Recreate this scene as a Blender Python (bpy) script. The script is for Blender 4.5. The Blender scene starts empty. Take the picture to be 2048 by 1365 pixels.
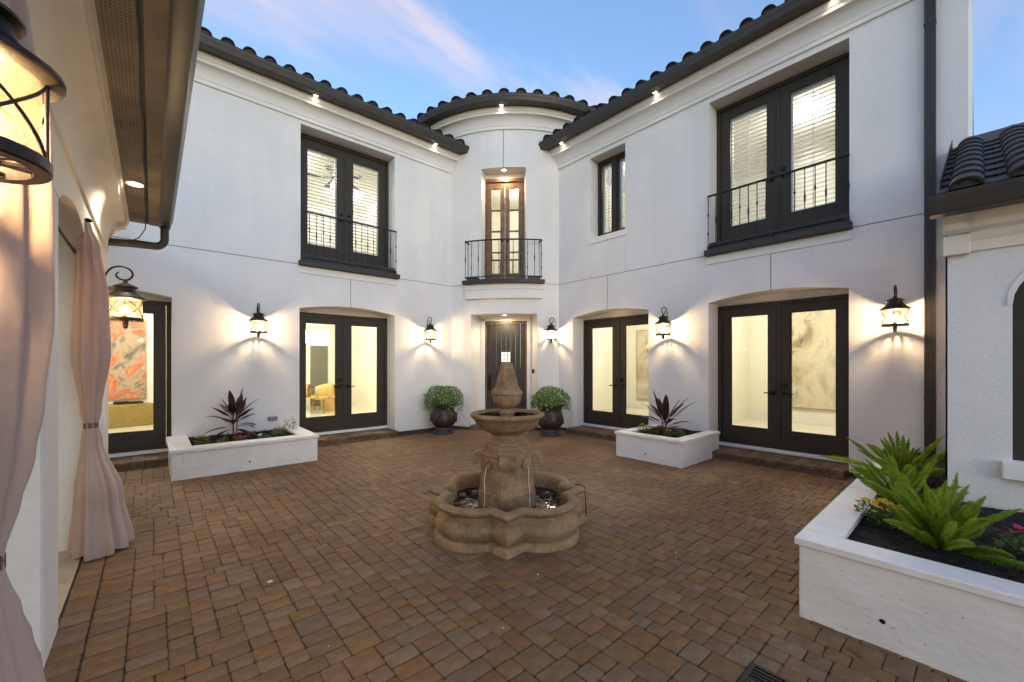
import bpy, bmesh, math, random
from mathutils import Vector, Matrix
R_ = random.Random(7)
sc = bpy.context.scene
COL = sc.collection
rad = math.radians

# ---------------------------------------------------------------- camera
FPX, HOR = 820.0, 728.0          # focal length and horizon of the 2048 px photograph
TH = rad(48.75)
CT, ST = math.cos(TH), math.sin(TH)
cam = bpy.data.cameras.new('camera')
cam.sensor_width = 36.0
cam.lens = FPX / 2048 * 36.0
cam.shift_y = (HOR - 682.5) / 2048
cam.clip_start = 0.05
cam.clip_end = 500
camo = bpy.data.objects.new('camera', cam)
COL.objects.link(camo)
camo.location = (0, 0, 1.6)
camo.rotation_euler = (rad(90), 0, TH - rad(90))
sc.camera = camo

# ---------------------------------------------------------------- world, sun, exposure
SUN_EL, SUN_AZ = rad(12), rad(250)
w = bpy.data.worlds.new('World'); sc.world = w; w.use_nodes = True
nt = w.node_tree; nt.nodes.clear()
def N(t, tree=None, **k):
    n = (tree or nt).nodes.new(t)
    for a, v in k.items(): setattr(n, a, v)
    return n
wo = N('ShaderNodeOutputWorld'); bg = N('ShaderNodeBackground'); nt.links.new(bg.outputs[0], wo.inputs[0])
sky = N('ShaderNodeTexSky', sky_type='NISHITA', sun_disc=False)
sky.sun_elevation = SUN_EL; sky.sun_rotation = rad(90) - SUN_AZ
sky.air_density = 1.0; sky.dust_density = 0.4; sky.ozone_density = 1.3
tc = N('ShaderNodeTexCoord')
sep = N('ShaderNodeSeparateXYZ'); nt.links.new(tc.outputs['Generated'], sep.inputs[0])
def M(op, a, b=None, c=None, tree=None):
    T = tree or nt
    n = N('ShaderNodeMath', T, operation=op)
    for i, v in enumerate((a, b, c)):
        if v is None: continue
        if isinstance(v, (int, float)): n.inputs[i].default_value = v
        else: T.links.new(v, n.inputs[i])
    return n.outputs[0]
zz = M('ADD', M('MAXIMUM', sep.outputs[2], 0.0), 0.22)
u = M('DIVIDE', sep.outputs[0], zz); v = M('DIVIDE', sep.outputs[1], zz)
cmb = N('ShaderNodeCombineXYZ'); nt.links.new(u, cmb.inputs[0]); nt.links.new(v, cmb.inputs[1])
mp = N('ShaderNodeMapping'); mp.inputs['Rotation'].default_value = (0, 0, rad(5)); mp.inputs['Scale'].default_value = (0.42, 1.25, 1)
mp.inputs['Location'].default_value = (3.3, 0.55, 0)
nt.links.new(cmb.outputs[0], mp.inputs[0])
def noise(vec, sc_, det, rough, dist=0.0):
    n = N('ShaderNodeTexNoise'); n.inputs['Scale'].default_value = sc_; n.inputs['Detail'].default_value = det
    n.inputs['Roughness'].default_value = rough; n.inputs['Distortion'].default_value = dist
    nt.links.new(vec, n.inputs['Vector']); return n.outputs[0]
def ramp(fac, stops):
    n = N('ShaderNodeValToRGB'); cr = n.color_ramp
    while len(cr.elements) < len(stops): cr.elements.new(0.5)
    for e, (p, c) in zip(cr.elements, stops): e.position = p; e.color = (*c, 1) if len(c) == 3 else c
    nt.links.new(fac, n.inputs[0]); return n.outputs[0]
def mix(fac, a, b, typ='MIX'):
    n = N('ShaderNodeMix', data_type='RGBA', blend_type=typ)
    if isinstance(fac, (int, float)): n.inputs[0].default_value = fac
    else: nt.links.new(fac, n.inputs[0])
    for i, vv in ((6, a), (7, b)):
        if isinstance(vv, tuple): n.inputs[i].default_value = (*vv, 1)
        else: nt.links.new(vv, n.inputs[i])
    return n.outputs[2]
cl = ramp(noise(mp.outputs[0], 1.15, 7, 0.58, 0.35), [(0.47, (0, 0, 0)), (0.68, (1, 1, 1))])
cl2 = ramp(noise(mp.outputs[0], 1.9, 4, 0.5, 0.3), [(0.40, (0, 0, 0)), (0.62, (1, 1, 1))])
skyc = mix(0.10, mix(1.0, sky.outputs[0], (0.99, 1.23, 1.50), 'MULTIPLY'), (2.6, 2.6, 2.9))
cloudc = mix(cl2, (1.8, 2.1, 2.9), (5.6, 3.9, 2.9))
SKY_MIX = mix(M('MULTIPLY', cl, 0.8), skyc, cloudc)
nt.links.new(SKY_MIX, bg.inputs[0])
bg.inputs[1].default_value = 0.15
sun = bpy.data.lights.new('sun', 'SUN'); sun.energy = 0.12; sun.angle = rad(20); sun.color = (1, 0.82, 0.72)
suno = bpy.data.objects.new('sun', sun); COL.objects.link(suno)
sd = Vector((math.cos(SUN_AZ) * math.cos(SUN_EL), math.sin(SUN_AZ) * math.cos(SUN_EL), math.sin(SUN_EL)))
suno.rotation_euler = sd.to_track_quat('Z', 'Y').to_euler()
vs = sc.view_settings
vs.view_transform = 'Standard'; vs.look = 'None'; vs.gamma = 1; vs.exposure = 0.84; vs.use_curve_mapping = False
sc.render.engine = 'CYCLES'
sc.cycles.use_denoising = True
sc.cycles.max_bounces = 8; sc.cycles.diffuse_bounces = 4; sc.cycles.glossy_bounces = 3
sc.cycles.transparent_max_bounces = 16; sc.cycles.transmission_bounces = 4
sc.cycles.caustics_reflective = False; sc.cycles.caustics_refractive = False
sc.cycles.sample_clamp_indirect = 4.0

# ---------------------------------------------------------------- materials
MATS = {}
def mat(name, col, rough=0.6, metal=0.0, var=0.0, vscale=6.0, col2=None, bump=0.0, bscale=60.0, bdet=4, bdist=0.01, spec=0.5, emit=None, estr=0.0, isl=0.0, coords='Object', sheen=0.0, transl=0.0, vdet=5):
    m = bpy.data.materials.new(name); m.use_nodes = True; T = m.node_tree
    b = T.nodes['Principled BSDF']
    b.inputs['Roughness'].default_value = rough; b.inputs['Metallic'].default_value = metal
    b.inputs['Specular IOR Level'].default_value = spec
    b.inputs['Base Color'].default_value = (*col, 1)
    tcn = T.nodes.new('ShaderNodeTexCoord'); vec = tcn.outputs[coords]
    out = None
    if coords == 'World':
        pass
    if var or col2:
        n = T.nodes.new('ShaderNodeTexNoise'); n.inputs['Scale'].default_value = vscale; n.inputs['Detail'].default_value = vdet
        n.inputs['Roughness'].default_value = 0.6
        T.links.new(vec, n.inputs['Vector'])
        r = T.nodes.new('ShaderNodeValToRGB'); r.color_ramp.elements[0].position = 0.32; r.color_ramp.elements[1].position = 0.7
        c2 = col2 or tuple(x * (1 - var) for x in col)
        r.color_ramp.elements[0].color = (*c2, 1); r.color_ramp.elements[1].color = (*col, 1)
        T.links.new(n.outputs[0], r.inputs[0]); out = r.outputs[0]
    if isl:
        g = T.nodes.new('ShaderNodeNewGeometry'); oi = T.nodes.new('ShaderNodeObjectInfo')
        s = M('FRACT', M('ADD', g.outputs['Random Per Island'], oi.outputs['Random'], tree=T), tree=T)
        hsv = T.nodes.new('ShaderNodeHueSaturation')
        T.links.new(M('MULTIPLY_ADD', s, 2 * isl, 1 - isl, tree=T), hsv.inputs['Value'])
        s2 = M('FRACT', M('MULTIPLY', s, 7.31, tree=T), tree=T)
        T.links.new(M('MULTIPLY_ADD', s2, 0.016, 0.492, tree=T), hsv.inputs['Hue'])
        T.links.new(M('MULTIPLY_ADD', M('FRACT', M('MULTIPLY', s, 13.7, tree=T), tree=T), 0.28, 0.86, tree=T), hsv.inputs['Saturation'])
        if out: T.links.new(out, hsv.inputs['Color'])
        else: hsv.inputs['Color'].default_value = (*col, 1)
        out = hsv.outputs[0]
    if out: T.links.new(out, b.inputs['Base Color'])
    if bump:
        n = T.nodes.new('ShaderNodeTexNoise'); n.inputs['Scale'].default_value = bscale; n.inputs['Detail'].default_value = bdet
        T.links.new(vec, n.inputs['Vector'])
        bp = T.nodes.new('ShaderNodeBump'); bp.inputs['Strength'].default_value = bump; bp.inputs['Distance'].default_value = bdist
        T.links.new(n.outputs[0], bp.inputs['Height']); T.links.new(bp.outputs[0], b.inputs['Normal'])
    if emit:
        b.inputs['Emission Color'].default_value = (*emit, 1); b.inputs['Emission Strength'].default_value = estr
    if sheen: b.inputs['Sheen Weight'].default_value = sheen
    if transl:
        tr = T.nodes.new('ShaderNodeBsdfTranslucent'); mx = T.nodes.new('ShaderNodeMixShader'); mx.inputs[0].default_value = transl
        if out: T.links.new(out, tr.inputs[0])
        else: tr.inputs[0].default_value = (*col, 1)
        T.links.new(b.outputs[0], mx.inputs[1]); T.links.new(tr.outputs[0], mx.inputs[2])
        T.links.new(mx.outputs[0], T.nodes['Material Output'].inputs[0])
    MATS[name] = m; return m
def glassmat(name, tint=(1, 1, 1), refl=1.0, bump=0.0, bscale=40, transl=0.0, tcol=(1, .8, .5)):
    m = bpy.data.materials.new(name); m.use_nodes = True; T = m.node_tree
    T.nodes.remove(T.nodes['Principled BSDF'])
    tr = T.nodes.new('ShaderNodeBsdfTransparent'); tr.inputs[0].default_value = (*tint, 1)
    gl = T.nodes.new('ShaderNodeBsdfGlossy'); gl.inputs['Roughness'].default_value = 0.02
    fr = T.nodes.new('ShaderNodeFresnel'); fr.inputs[0].default_value = 1.45
    mx = T.nodes.new('ShaderNodeMixShader')
    T.links.new(M('MULTIPLY', fr.outputs[0], refl, tree=T), mx.inputs[0])
    T.links.new(tr.outputs[0], mx.inputs[1]); T.links.new(gl.outputs[0], mx.inputs[2])
    res = mx.outputs[0]
    if bump:
        tcn = T.nodes.new('ShaderNodeTexCoord')
        n = T.nodes.new('ShaderNodeTexVoronoi'); n.inputs['Scale'].default_value = bscale
        T.links.new(tcn.outputs['Object'], n.inputs['Vector'])
        bp = T.nodes.new('ShaderNodeBump'); bp.inputs['Strength'].default_value = bump; bp.inputs['Distance'].default_value = 0.004
        T.links.new(n.outputs[0], bp.inputs['Height'])
        T.links.new(bp.outputs[0], gl.inputs['Normal']); gl.inputs['Roughness'].default_value = 0.12
        if transl:
            # bubbles and pits in the seeded glass scatter the lamp's light
            r = T.nodes.new('ShaderNodeMapRange'); r.inputs[1].default_value = 0.06; r.inputs[2].default_value = 0.22
            r.inputs[3].default_value = min(1, transl * 3.0); r.inputs[4].default_value = transl
            T.links.new(n.outputs[0], r.inputs[0])
            tl = T.nodes.new('ShaderNodeBsdfTranslucent'); tl.inputs[0].default_value = (*tcol, 1)
            T.links.new(bp.outputs[0], tl.inputs['Normal'])
            mx2 = T.nodes.new('ShaderNodeMixShader'); T.links.new(r.outputs[0], mx2.inputs[0])
            T.links.new(res, mx2.inputs[1]); T.links.new(tl.outputs[0], mx2.inputs[2]); res = mx2.outputs[0]
    T.links.new(res, T.nodes['Material Output'].inputs[0])
    MATS[name] = m; return m

mat('stucco', (0.80, 0.79, 0.785), 0.85, var=0.07, vscale=1.3, bump=0.35, bscale=38, bdet=8, bdist=0.012, spec=0.25)
mat('trim', (0.80, 0.785, 0.765), 0.8, var=0.05, vscale=2.0, bump=0.2, bscale=60, bdist=0.006, spec=0.25)
mat('board_white', (0.80, 0.785, 0.775), 0.75, var=0.10, vscale=3.5, bump=0.4, bscale=24, bdet=9, bdist=0.01, spec=0.3)
mat('coping', (0.82, 0.80, 0.78), 0.6, var=0.10, vscale=5, bump=0.15, bscale=30, bdist=0.004)
mat('door_bronze', (0.046, 0.037, 0.028), 0.5, spec=0.3, var=0.15, vscale=9, bump=0.05, bscale=200)
mat('gutter_bronze', (0.05, 0.043, 0.037), 0.42, var=0.25, vscale=5, bump=0.05, bscale=80)
mat('ledge_bronze', (0.035, 0.031, 0.029), 0.55, var=0.3, vscale=9, bump=0.1, bscale=60)
mat('iron', (0.012, 0.012, 0.013), 0.5, metal=0.3, bump=0.1, bscale=150)
mat('handle_black', (0.008, 0.008, 0.008), 0.35, metal=0.5)
mat('tile', (0.022, 0.021, 0.022), 0.62, var=0.5, vscale=6, bump=0.3, bscale=50, bdist=0.006, isl=0.3)
mat('mortar', (0.10, 0.095, 0.09), 0.95, var=0.5, vscale=22, bump=0.8, bscale=60, bdist=0.02)
mat('room_wall', (0.82, 0.79, 0.70), 0.8, var=0.03)
mat('room_floor', (0.72, 0.68, 0.58), 0.12, var=0.05, vscale=1.5)
mat('shutter_white', (0.85, 0.85, 0.83), 0.5)
mat('wood_frame', (0.20, 0.105, 0.045), 0.45, var=0.6, vscale=7, bump=0.1, bscale=80)
mat('wood_dark', (0.040, 0.030, 0.024), 0.5, var=0.5, vscale=12, bump=0.15, bscale=90)
mat('lantern_metal', (0.050, 0.040, 0.033), 0.42, metal=0.65, var=0.45, vscale=25, bump=0.12, bscale=90)
mat('bulb', (1, 0.9, 0.7), emit=(1.0, 0.72, 0.36), estr=18)
mat('lens', (1, 0.95, 0.85), emit=(1.0, 0.86, 0.62), estr=14)
mat('lit_pane', (1, .95, .85), emit=(1.0, 0.9, 0.72), estr=0.8)
mat('joint', (0.26, 0.26, 0.26), 0.9)
mat('candle', (0.8, 0.7, 0.5), 0.5)
mat('sand', (0.080, 0.054, 0.034), 0.95, var=0.6, vscale=30, bump=0.5, bscale=120)
mat('step_brick', (0.22, 0.135, 0.085), 0.85, var=0.45, vscale=14, bump=0.5, bscale=90, isl=0.25)
mat('fount_stone', (0.40, 0.265, 0.145), 0.8, col2=(0.19, 0.120, 0.064), vscale=5, vdet=12, bump=0.55, bscale=80, bdet=10, bdist=0.010)
mat('urn', (0.052, 0.030, 0.020), 0.45, var=0.6, vscale=7, bump=0.25, bscale=30)
mat('urn_foot', (0.055, 0.055, 0.057), 0.55, var=0.5, vscale=10, bump=0.2, bscale=50)
mat('soil', (0.012, 0.010, 0.009), 0.95, var=0.7, vscale=40, bump=1.0, bscale=70, bdist=0.03)
mat('fern', (0.44, 0.54, 0.06), 0.5, col2=(0.22, 0.36, 0.03), vscale=9, transl=0.5, isl=0.2)
mat('leaf_green', (0.13, 0.25, 0.045), 0.5, var=0.5, vscale=20, transl=0.25, isl=0.35)
mat('leaf_pot', (0.165, 0.285, 0.075), 0.5, var=0.5, vscale=20, transl=0.2, isl=0.45)
mat('ti_leaf', (0.075, 0.026, 0.024), 0.38, col2=(0.026, 0.018, 0.014), vscale=9, transl=0.15, isl=0.3)
mat('ti_stem', (0.20, 0.05, 0.05), 0.5)
mat('petal_yellow', (0.75, 0.50, 0.03), 0.6, transl=0.2)
mat('petal_pink', (0.48, 0.03, 0.16), 0.6, transl=0.2)
mat('petal_red', (0.38, 0.015, 0.03), 0.6, transl=0.2)
mat('petal_white', (0.8, 0.8, 0.74), 0.6, transl=0.2)
mat('dry_leaf', (0.20, 0.085, 0.03), 0.7)
mat('curtain', (0.68, 0.52, 0.45), 0.7, var=0.08, vscale=3, bump=0.35, bscale=14, bdet=9, bdist=0.02, sheen=0.4, transl=0.35)
mat('tie_leather', (0.20, 0.09, 0.05), 0.6)
mat('travertine', (0.52, 0.42, 0.30), 0.6, var=0.25, vscale=6, bump=0.05, bscale=60)
mat('soffit', (0.30, 0.22, 0.13), 0.6, col2=(0.14, 0.10, 0.06), vscale=3.2, vdet=9, bump=0.05)
mat('porch_cream', (0.84, 0.76, 0.65), 0.7, var=0.10, vscale=2.5, bump=0.2, bscale=40)
mat('black', (0.006, 0.006, 0.006), 0.6)
mat('jet', (0.85, 0.88, 0.92), 0.1, spec=1.0, transl=0.4)
mat('outlet_grey', (0.30, 0.30, 0.31), 0.4, metal=0.4, var=0.4, vscale=40)
mat('pebble', (0.17, 0.115, 0.072), 0.3, var=0.4, vscale=20, isl=0.75)
mat('brass_cube', (0.36, 0.26, 0.085), 0.42, metal=0.6, var=0.3, vscale=8)
mat('chair_tan', (0.55, 0.36, 0.12), 0.6)
mat('table_dark', (0.06, 0.045, 0.03), 0.35)
mat('chandelier_glass', (1, 0.95, 0.85), 0.3, emit=(1, 0.88, 0.66), estr=5)
mat('brass', (0.55, 0.36, 0.10), 0.3, metal=0.9)
mat('panel_grey', (0.13, 0.13, 0.10), 0.6)
mat('fan_dark', (0.03, 0.025, 0.022), 0.5)
mat('camera_white', (0.75, 0.74, 0.70), 0.4)
glassmat('glass', (0.97, 0.98, 0.95), 0.9)
glassmat('lantern_glass', (0.99, 0.95, 0.86), 0.8, bump=0.5, bscale=75, transl=0.018)
# pavers
def paver_mat():
    m = mat('paver', (0.29, 0.168, 0.084), 0.8, col2=(0.195, 0.110, 0.054), vscale=11, vdet=8, bump=0.55, bscale=130, bdet=6, bdist=0.007, isl=0.14)
    return m
paver_mat()
def weather(name, scale, lo, hi, dark, pits=0.0, pscale=30.0, bumpz=None):
    # multiplies the base colour by stretched stain noise and small dark pits
    T = MATS[name].node_tree; b = T.nodes['Principled BSDF']
    src = b.inputs['Base Color'].links[0].from_socket
    tcn = T.nodes.new('ShaderNodeTexCoord'); mpn = T.nodes.new('ShaderNodeMapping'); mpn.inputs['Scale'].default_value = scale
    T.links.new(tcn.outputs['Object'], mpn.inputs[0])
    n = T.nodes.new('ShaderNodeTexNoise'); n.inputs['Scale'].default_value = 1.0; n.inputs['Detail'].default_value = 8; n.inputs['Roughness'].default_value = 0.65
    T.links.new(mpn.outputs[0], n.inputs['Vector'])
    rm = T.nodes.new('ShaderNodeValToRGB'); rm.color_ramp.elements[0].position = lo; rm.color_ramp.elements[1].position = hi
    rm.color_ramp.elements[0].color = (*dark, 1); rm.color_ramp.elements[1].color = (1, 1, 1, 1)
    T.links.new(n.outputs[0], rm.inputs[0])
    mx = T.nodes.new('ShaderNodeMix'); mx.data_type = 'RGBA'; mx.blend_type = 'MULTIPLY'; mx.inputs[0].default_value = 1
    T.links.new(src, mx.inputs[6]); T.links.new(rm.outputs[0], mx.inputs[7]); out = mx.outputs[2]
    if pits:
        m2 = T.nodes.new('ShaderNodeMapping'); m2.inputs['Scale'].default_value = (1, 1, 2.6); T.links.new(tcn.outputs['Object'], m2.inputs[0])
        v_ = T.nodes.new('ShaderNodeTexNoise'); v_.inputs['Scale'].default_value = pscale; v_.inputs['Detail'].default_value = 3; T.links.new(m2.outputs[0], v_.inputs['Vector'])
        r2 = T.nodes.new('ShaderNodeValToRGB'); r2.color_ramp.elements[0].position = pits; r2.color_ramp.elements[1].position = pits+.025
        r2.color_ramp.elements[0].color = (1, 1, 1, 1); r2.color_ramp.elements[1].color = (.28, .26, .24, 1)
        T.links.new(v_.outputs[0], r2.inputs[0])
        mx2 = T.nodes.new('ShaderNodeMix'); mx2.data_type = 'RGBA'; mx2.blend_type = 'MULTIPLY'; mx2.inputs[0].default_value = 1
        T.links.new(out, mx2.inputs[6]); T.links.new(r2.outputs[0], mx2.inputs[7]); out = mx2.outputs[2]
    T.links.new(out, b.inputs['Base Color'])
    if bumpz:
        m3 = T.nodes.new('ShaderNodeMapping'); m3.inputs['Scale'].default_value = bumpz; T.links.new(tcn.outputs['Object'], m3.inputs[0])
        n3 = T.nodes.new('ShaderNodeTexNoise'); n3.inputs['Scale'].default_value = 1.0; n3.inputs['Detail'].default_value = 6; T.links.new(m3.outputs[0], n3.inputs['Vector'])
        b3 = T.nodes.new('ShaderNodeBump'); b3.inputs['Strength'].default_value = .5; b3.inputs['Distance'].default_value = .012
        T.links.new(n3.outputs[0], b3.inputs['Height'])
        old = b.inputs['Normal'].links[0].from_node; T.links.new(b3.outputs[0], old.inputs['Normal'])
weather('stucco', (1.6, 1.6, .22), .25, .55, (.93, .925, .915), bumpz=(5, 5, 3))
weather('stucco', (34, 34, 34), .32, .56, (.93, .93, .93))
weather('board_white', (1.5, 1.5, 3), .28, .58, (.91, .89, .86), pits=.70, pscale=30, bumpz=(6, 6, 16))
weather('coping', (6, 6, 6), .25, .5, (.88, .86, .83))
weather('fount_stone', (34, 34, 22), .34, .56, (.72, .69, .65))
weather('fount_stone', (120, 120, 120), .36, .58, (.62, .60, .57))
weather('step_brick', (150, 150, 150), .36, .6, (.62, .6, .58))
weather('paver', (.55, .55, 1), .34, .62, (.70, .68, .66))
weather('paver', (150, 150, 150), .36, .60, (.62, .60, .58))
# water
def water_mat():
    m = bpy.data.materials.new('water'); m.use_nodes = True; T = m.node_tree; T.nodes.remove(T.nodes['Principled BSDF'])
    tr = T.nodes.new('ShaderNodeBsdfTransparent'); tr.inputs[0].default_value = (0.72, 0.72, 0.62, 1)
    gl = T.nodes.new('ShaderNodeBsdfGlossy'); gl.inputs['Roughness'].default_value = 0.03
    fr = T.nodes.new('ShaderNodeFresnel'); fr.inputs[0].default_value = 1.33
    n = T.nodes.new('ShaderNodeTexNoise'); n.inputs['Scale'].default_value = 14
    tcn = T.nodes.new('ShaderNodeTexCoord'); T.links.new(tcn.outputs['Object'], n.inputs['Vector'])
    bp = T.nodes.new('ShaderNodeBump'); bp.inputs['Strength'].default_value = 0.25; bp.inputs['Distance'].default_value = 0.01
    T.links.new(n.outputs[0], bp.inputs['Height'])
    for x in (gl, fr): T.links.new(bp.outputs[0], x.inputs['Normal'])
    mx = T.nodes.new('ShaderNodeMixShader'); T.links.new(fr.outputs[0], mx.inputs[0])
    T.links.new(tr.outputs[0], mx.inputs[1]); T.links.new(gl.outputs[0], mx.inputs[2])
    T.links.new(mx.outputs[0], T.nodes['Material Output'].inputs[0]); MATS['water'] = m
water_mat()
# abstract canvases
def paint_mat(name, stops, scale, dist, streak=1.0):
    m = bpy.data.materials.new(name); m.use_nodes = True; T = m.node_tree; b = T.nodes['Principled BSDF']
    b.inputs['Roughness'].default_value = 0.7
    tcn = T.nodes.new('ShaderNodeTexCoord')
    mpn = T.nodes.new('ShaderNodeMapping'); mpn.inputs['Scale'].default_value = (1, 1, streak); T.links.new(tcn.outputs['Object'], mpn.inputs[0])
    n = T.nodes.new('ShaderNodeTexNoise'); n.inputs['Scale'].default_value = scale; n.inputs['Detail'].default_value = 5; n.inputs['Distortion'].default_value = dist
    T.links.new(mpn.outputs[0], n.inputs['Vector'])
    r = T.nodes.new('ShaderNodeValToRGB'); cr = r.color_ramp
    while len(cr.elements) < len(stops): cr.elements.new(0.5)
    for e, (p, c) in zip(cr.elements, stops): e.position = p; e.color = (*c, 1)
    T.links.new(n.outputs[0], r.inputs[0])
    n2 = T.nodes.new('ShaderNodeTexNoise'); n2.inputs['Scale'].default_value = scale*2.2; n2.inputs['Detail'].default_value = 8; n2.inputs['Distortion'].default_value = dist*1.5; n2.inputs['Roughness'].default_value = .7
    T.links.new(mpn.outputs[0], n2.inputs['Vector'])
    r2 = T.nodes.new('ShaderNodeValToRGB'); r2.color_ramp.elements[0].position = .30; r2.color_ramp.elements[1].position = .43
    r2.color_ramp.elements[0].color = (.12, .11, .12, 1); r2.color_ramp.elements[1].color = (1, 1, 1, 1); T.links.new(n2.outputs[0], r2.inputs[0])
    mxx = T.nodes.new('ShaderNodeMix'); mxx.data_type = 'RGBA'; mxx.blend_type = 'MULTIPLY'; mxx.inputs[0].default_value = .9
    T.links.new(r.outputs[0], mxx.inputs[6]); T.links.new(r2.outputs[0], mxx.inputs[7])
    T.links.new(mxx.outputs[2], b.inputs['Base Color']); MATS[name] = m
paint_mat('canvas_coral', [(0.30, (0.10, 0.10, 0.09)), (0.42, (0.42, 0.33, 0.24)), (0.50, (0.50, 0.11, 0.06)), (0.56, (0.60, 0.27, 0.12)), (0.64, (0.26, 0.24, 0.20)), (0.75, (0.60, 0.36, 0.2))], 1.6, 1.6)
paint_mat('canvas_taupe', [(0.28, (0.14, 0.13, 0.12)), (0.40, (0.42, 0.38, 0.31)), (0.52, (0.60, 0.54, 0.42)), (0.62, (0.48, 0.41, 0.30)), (0.72, (0.28, 0.22, 0.16))], 1.3, 1.2, 0.6)

# ---------------------------------------------------------------- mesh helpers
WL = {}
class MB:
    def __init__(s): s.v = []; s.f = []; s.m = []; s.mi = 0
    def add(s, vs, fs):
        o = len(s.v); s.v += [tuple(p) for p in vs]
        for f in fs: s.f.append(tuple(i + o for i in f)); s.m.append(s.mi)
    def box(s, a, b, fr=None):
        (x0, y0, z0), (x1, y1, z1) = a, b
        P = [(x0,y0,z0),(x1,y0,z0),(x1,y1,z0),(x0,y1,z0),(x0,y0,z1),(x1,y0,z1),(x1,y1,z1),(x0,y1,z1)]
        if fr: P = [fr(*p) for p in P]
        s.add(P, [(0,3,2,1),(4,5,6,7),(0,1,5,4),(1,2,6,5),(2,3,7,6),(3,0,4,7)])
    def bbox(s, a, b, fr=None, bev=0.004):
        # box with small chamfers on all edges
        (x0, y0, z0), (x1, y1, z1) = a, b
        bev = min(bev, abs(x1-x0)*.3, abs(y1-y0)*.3, abs(z1-z0)*.3)
        bm = bmesh.new()
        bmesh.ops.create_cube(bm, size=1)
        for v_ in bm.verts: v_.co = ((x0+x1)/2 + v_.co.x*(x1-x0), (y0+y1)/2 + v_.co.y*(y1-y0), (z0+z1)/2 + v_.co.z*(z1-z0))
        bmesh.ops.bevel(bm, geom=bm.edges[:], offset=bev, segments=1, affect='EDGES')
        P = [tuple(v_.co) for v_ in bm.verts]
        if fr: P = [fr(*p) for p in P]
        bm.verts.index_update()
        s.add(P, [tuple(v_.index for v_ in f.verts) for f in bm.faces]); bm.free()
    def poly(s, pts): s.add(pts, [tuple(range(len(pts)))])
    def prism(s, pts, d):
        # polygon pts extruded by vector d
        n = len(pts); q = [tuple(Vector(p) + Vector(d)) for p in pts]
        s.add(list(pts) + q, [tuple(range(n))[::-1], tuple(range(n, 2*n))] + [(i, (i+1) % n, n+(i+1) % n, n+i) for i in range(n)])
    def grid(s, rows, closed=False, cap=False):
        n = len(rows[0]); o = []
        for r in rows: o += r
        fs = []
        for i in range(len(rows)-1):
            for j in range(n if closed else n-1):
                k = (j+1) % n
                fs.append((i*n+j, i*n+k, (i+1)*n+k, (i+1)*n+j))
        if cap and closed:
            fs.append(tuple(range(n))[::-1]); fs.append(tuple((len(rows)-1)*n + j for j in range(n)))
        s.add(o, fs)
    def sweep(s, prof, fr, svals, caps=False, closed=False):
        rows = [[fr(sv, n_, z_) for n_, z_ in prof] for sv in svals]
        s.grid(rows, closed=closed)
        if caps:
            s.poly(rows[0][::-1]); s.poly(rows[-1])
    def lathe(s, prof, c=(0, 0, 0), seg=24, a0=0.0):
        rows = []
        for r, z in prof:
            rows.append([(c[0]+r*math.cos(a0+2*math.pi*k/seg), c[1]+r*math.sin(a0+2*math.pi*k/seg), c[2]+z) for k in range(seg)])
        s.grid(rows, closed=True)
        if prof[0][0] > 1e-4: s.poly(rows[0][::-1])
        if prof[-1][0] > 1e-4: s.poly(rows[-1])
    def tube(s, pts, r, seg=6, cap=True):
        pts = [Vector(p) for p in pts]; rows = []
        up = Vector((0.013, 0.021, 1))
        prev = None
        for i, p in enumerate(pts):
            t = (pts[min(i+1, len(pts)-1)] - pts[max(i-1, 0)]).normalized()
            if prev is None:
                a = t.cross(up)
                if a.length < 0.05: a = t.cross(Vector((1, 0, 0)))
                a.normalize()
            else:
                a = (prev - t * prev.dot(t)).normalized()
            prev = a; b = t.cross(a)
            rr = r(i/(len(pts)-1)) if callable(r) else r
            rows.append([tuple(p + (a*math.cos(2*math.pi*k/seg) + b*math.sin(2*math.pi*k/seg))*rr) for k in range(seg)])
        s.grid(rows, closed=True, cap=cap)
    def build(s, name, mats, parent=None, smooth=False, origin=None, **props):
        o0 = WL.get(parent.name, Vector((0, 0, 0))) if parent else Vector(origin or (0, 0, 0))
        me = bpy.data.meshes.new(name)
        me.from_pydata([(p[0]-o0.x, p[1]-o0.y, p[2]-o0.z) for p in s.v], [], s.f)
        for m_ in ([mats] if isinstance(mats, str) else mats): me.materials.append(MATS[m_])
        if any(s.m): me.polygons.foreach_set('material_index', s.m)
        if smooth:
            me.polygons.foreach_set('use_smooth', [True]*len(me.polygons))
            if smooth is not True: me.set_sharp_from_angle(angle=rad(smooth))
        me.update()
        ob = bpy.data.objects.new(name, me); COL.objects.link(ob)
        if parent: ob.parent = parent
        else: ob.location = o0
        WL[ob.name] = o0.copy()
        for k, v_ in props.items(): ob[k] = v_
        return ob
def thing(name, label=None, cat=None, loc=(0, 0, 0), group=None, kind=None):
    o = bpy.data.objects.new(name, None); COL.objects.link(o); o.location = loc; o.empty_display_size = 0.1
    WL[o.name] = Vector(loc)
    if label: o['label'] = label
    if cat: o['category'] = cat
    if group: o['group'] = group
    if kind: o['kind'] = kind
    return o
def sub(name, parent):            # a part that only parents sub-parts
    o = bpy.data.objects.new(name, None); COL.objects.link(o); o.parent = parent; o.empty_display_size = 0.05
    WL[o.name] = WL[parent.name].copy(); return o
def inst(me, name, parent, loc, rot=(0, 0, 0), scale=(1, 1, 1)):
    o = bpy.data.objects.new(name, me); COL.objects.link(o); o.parent = parent
    o.location = Vector(loc) - WL[parent.name]; o.rotation_euler = rot; o.scale = scale
    WL[o.name] = Vector(loc); return o
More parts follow.
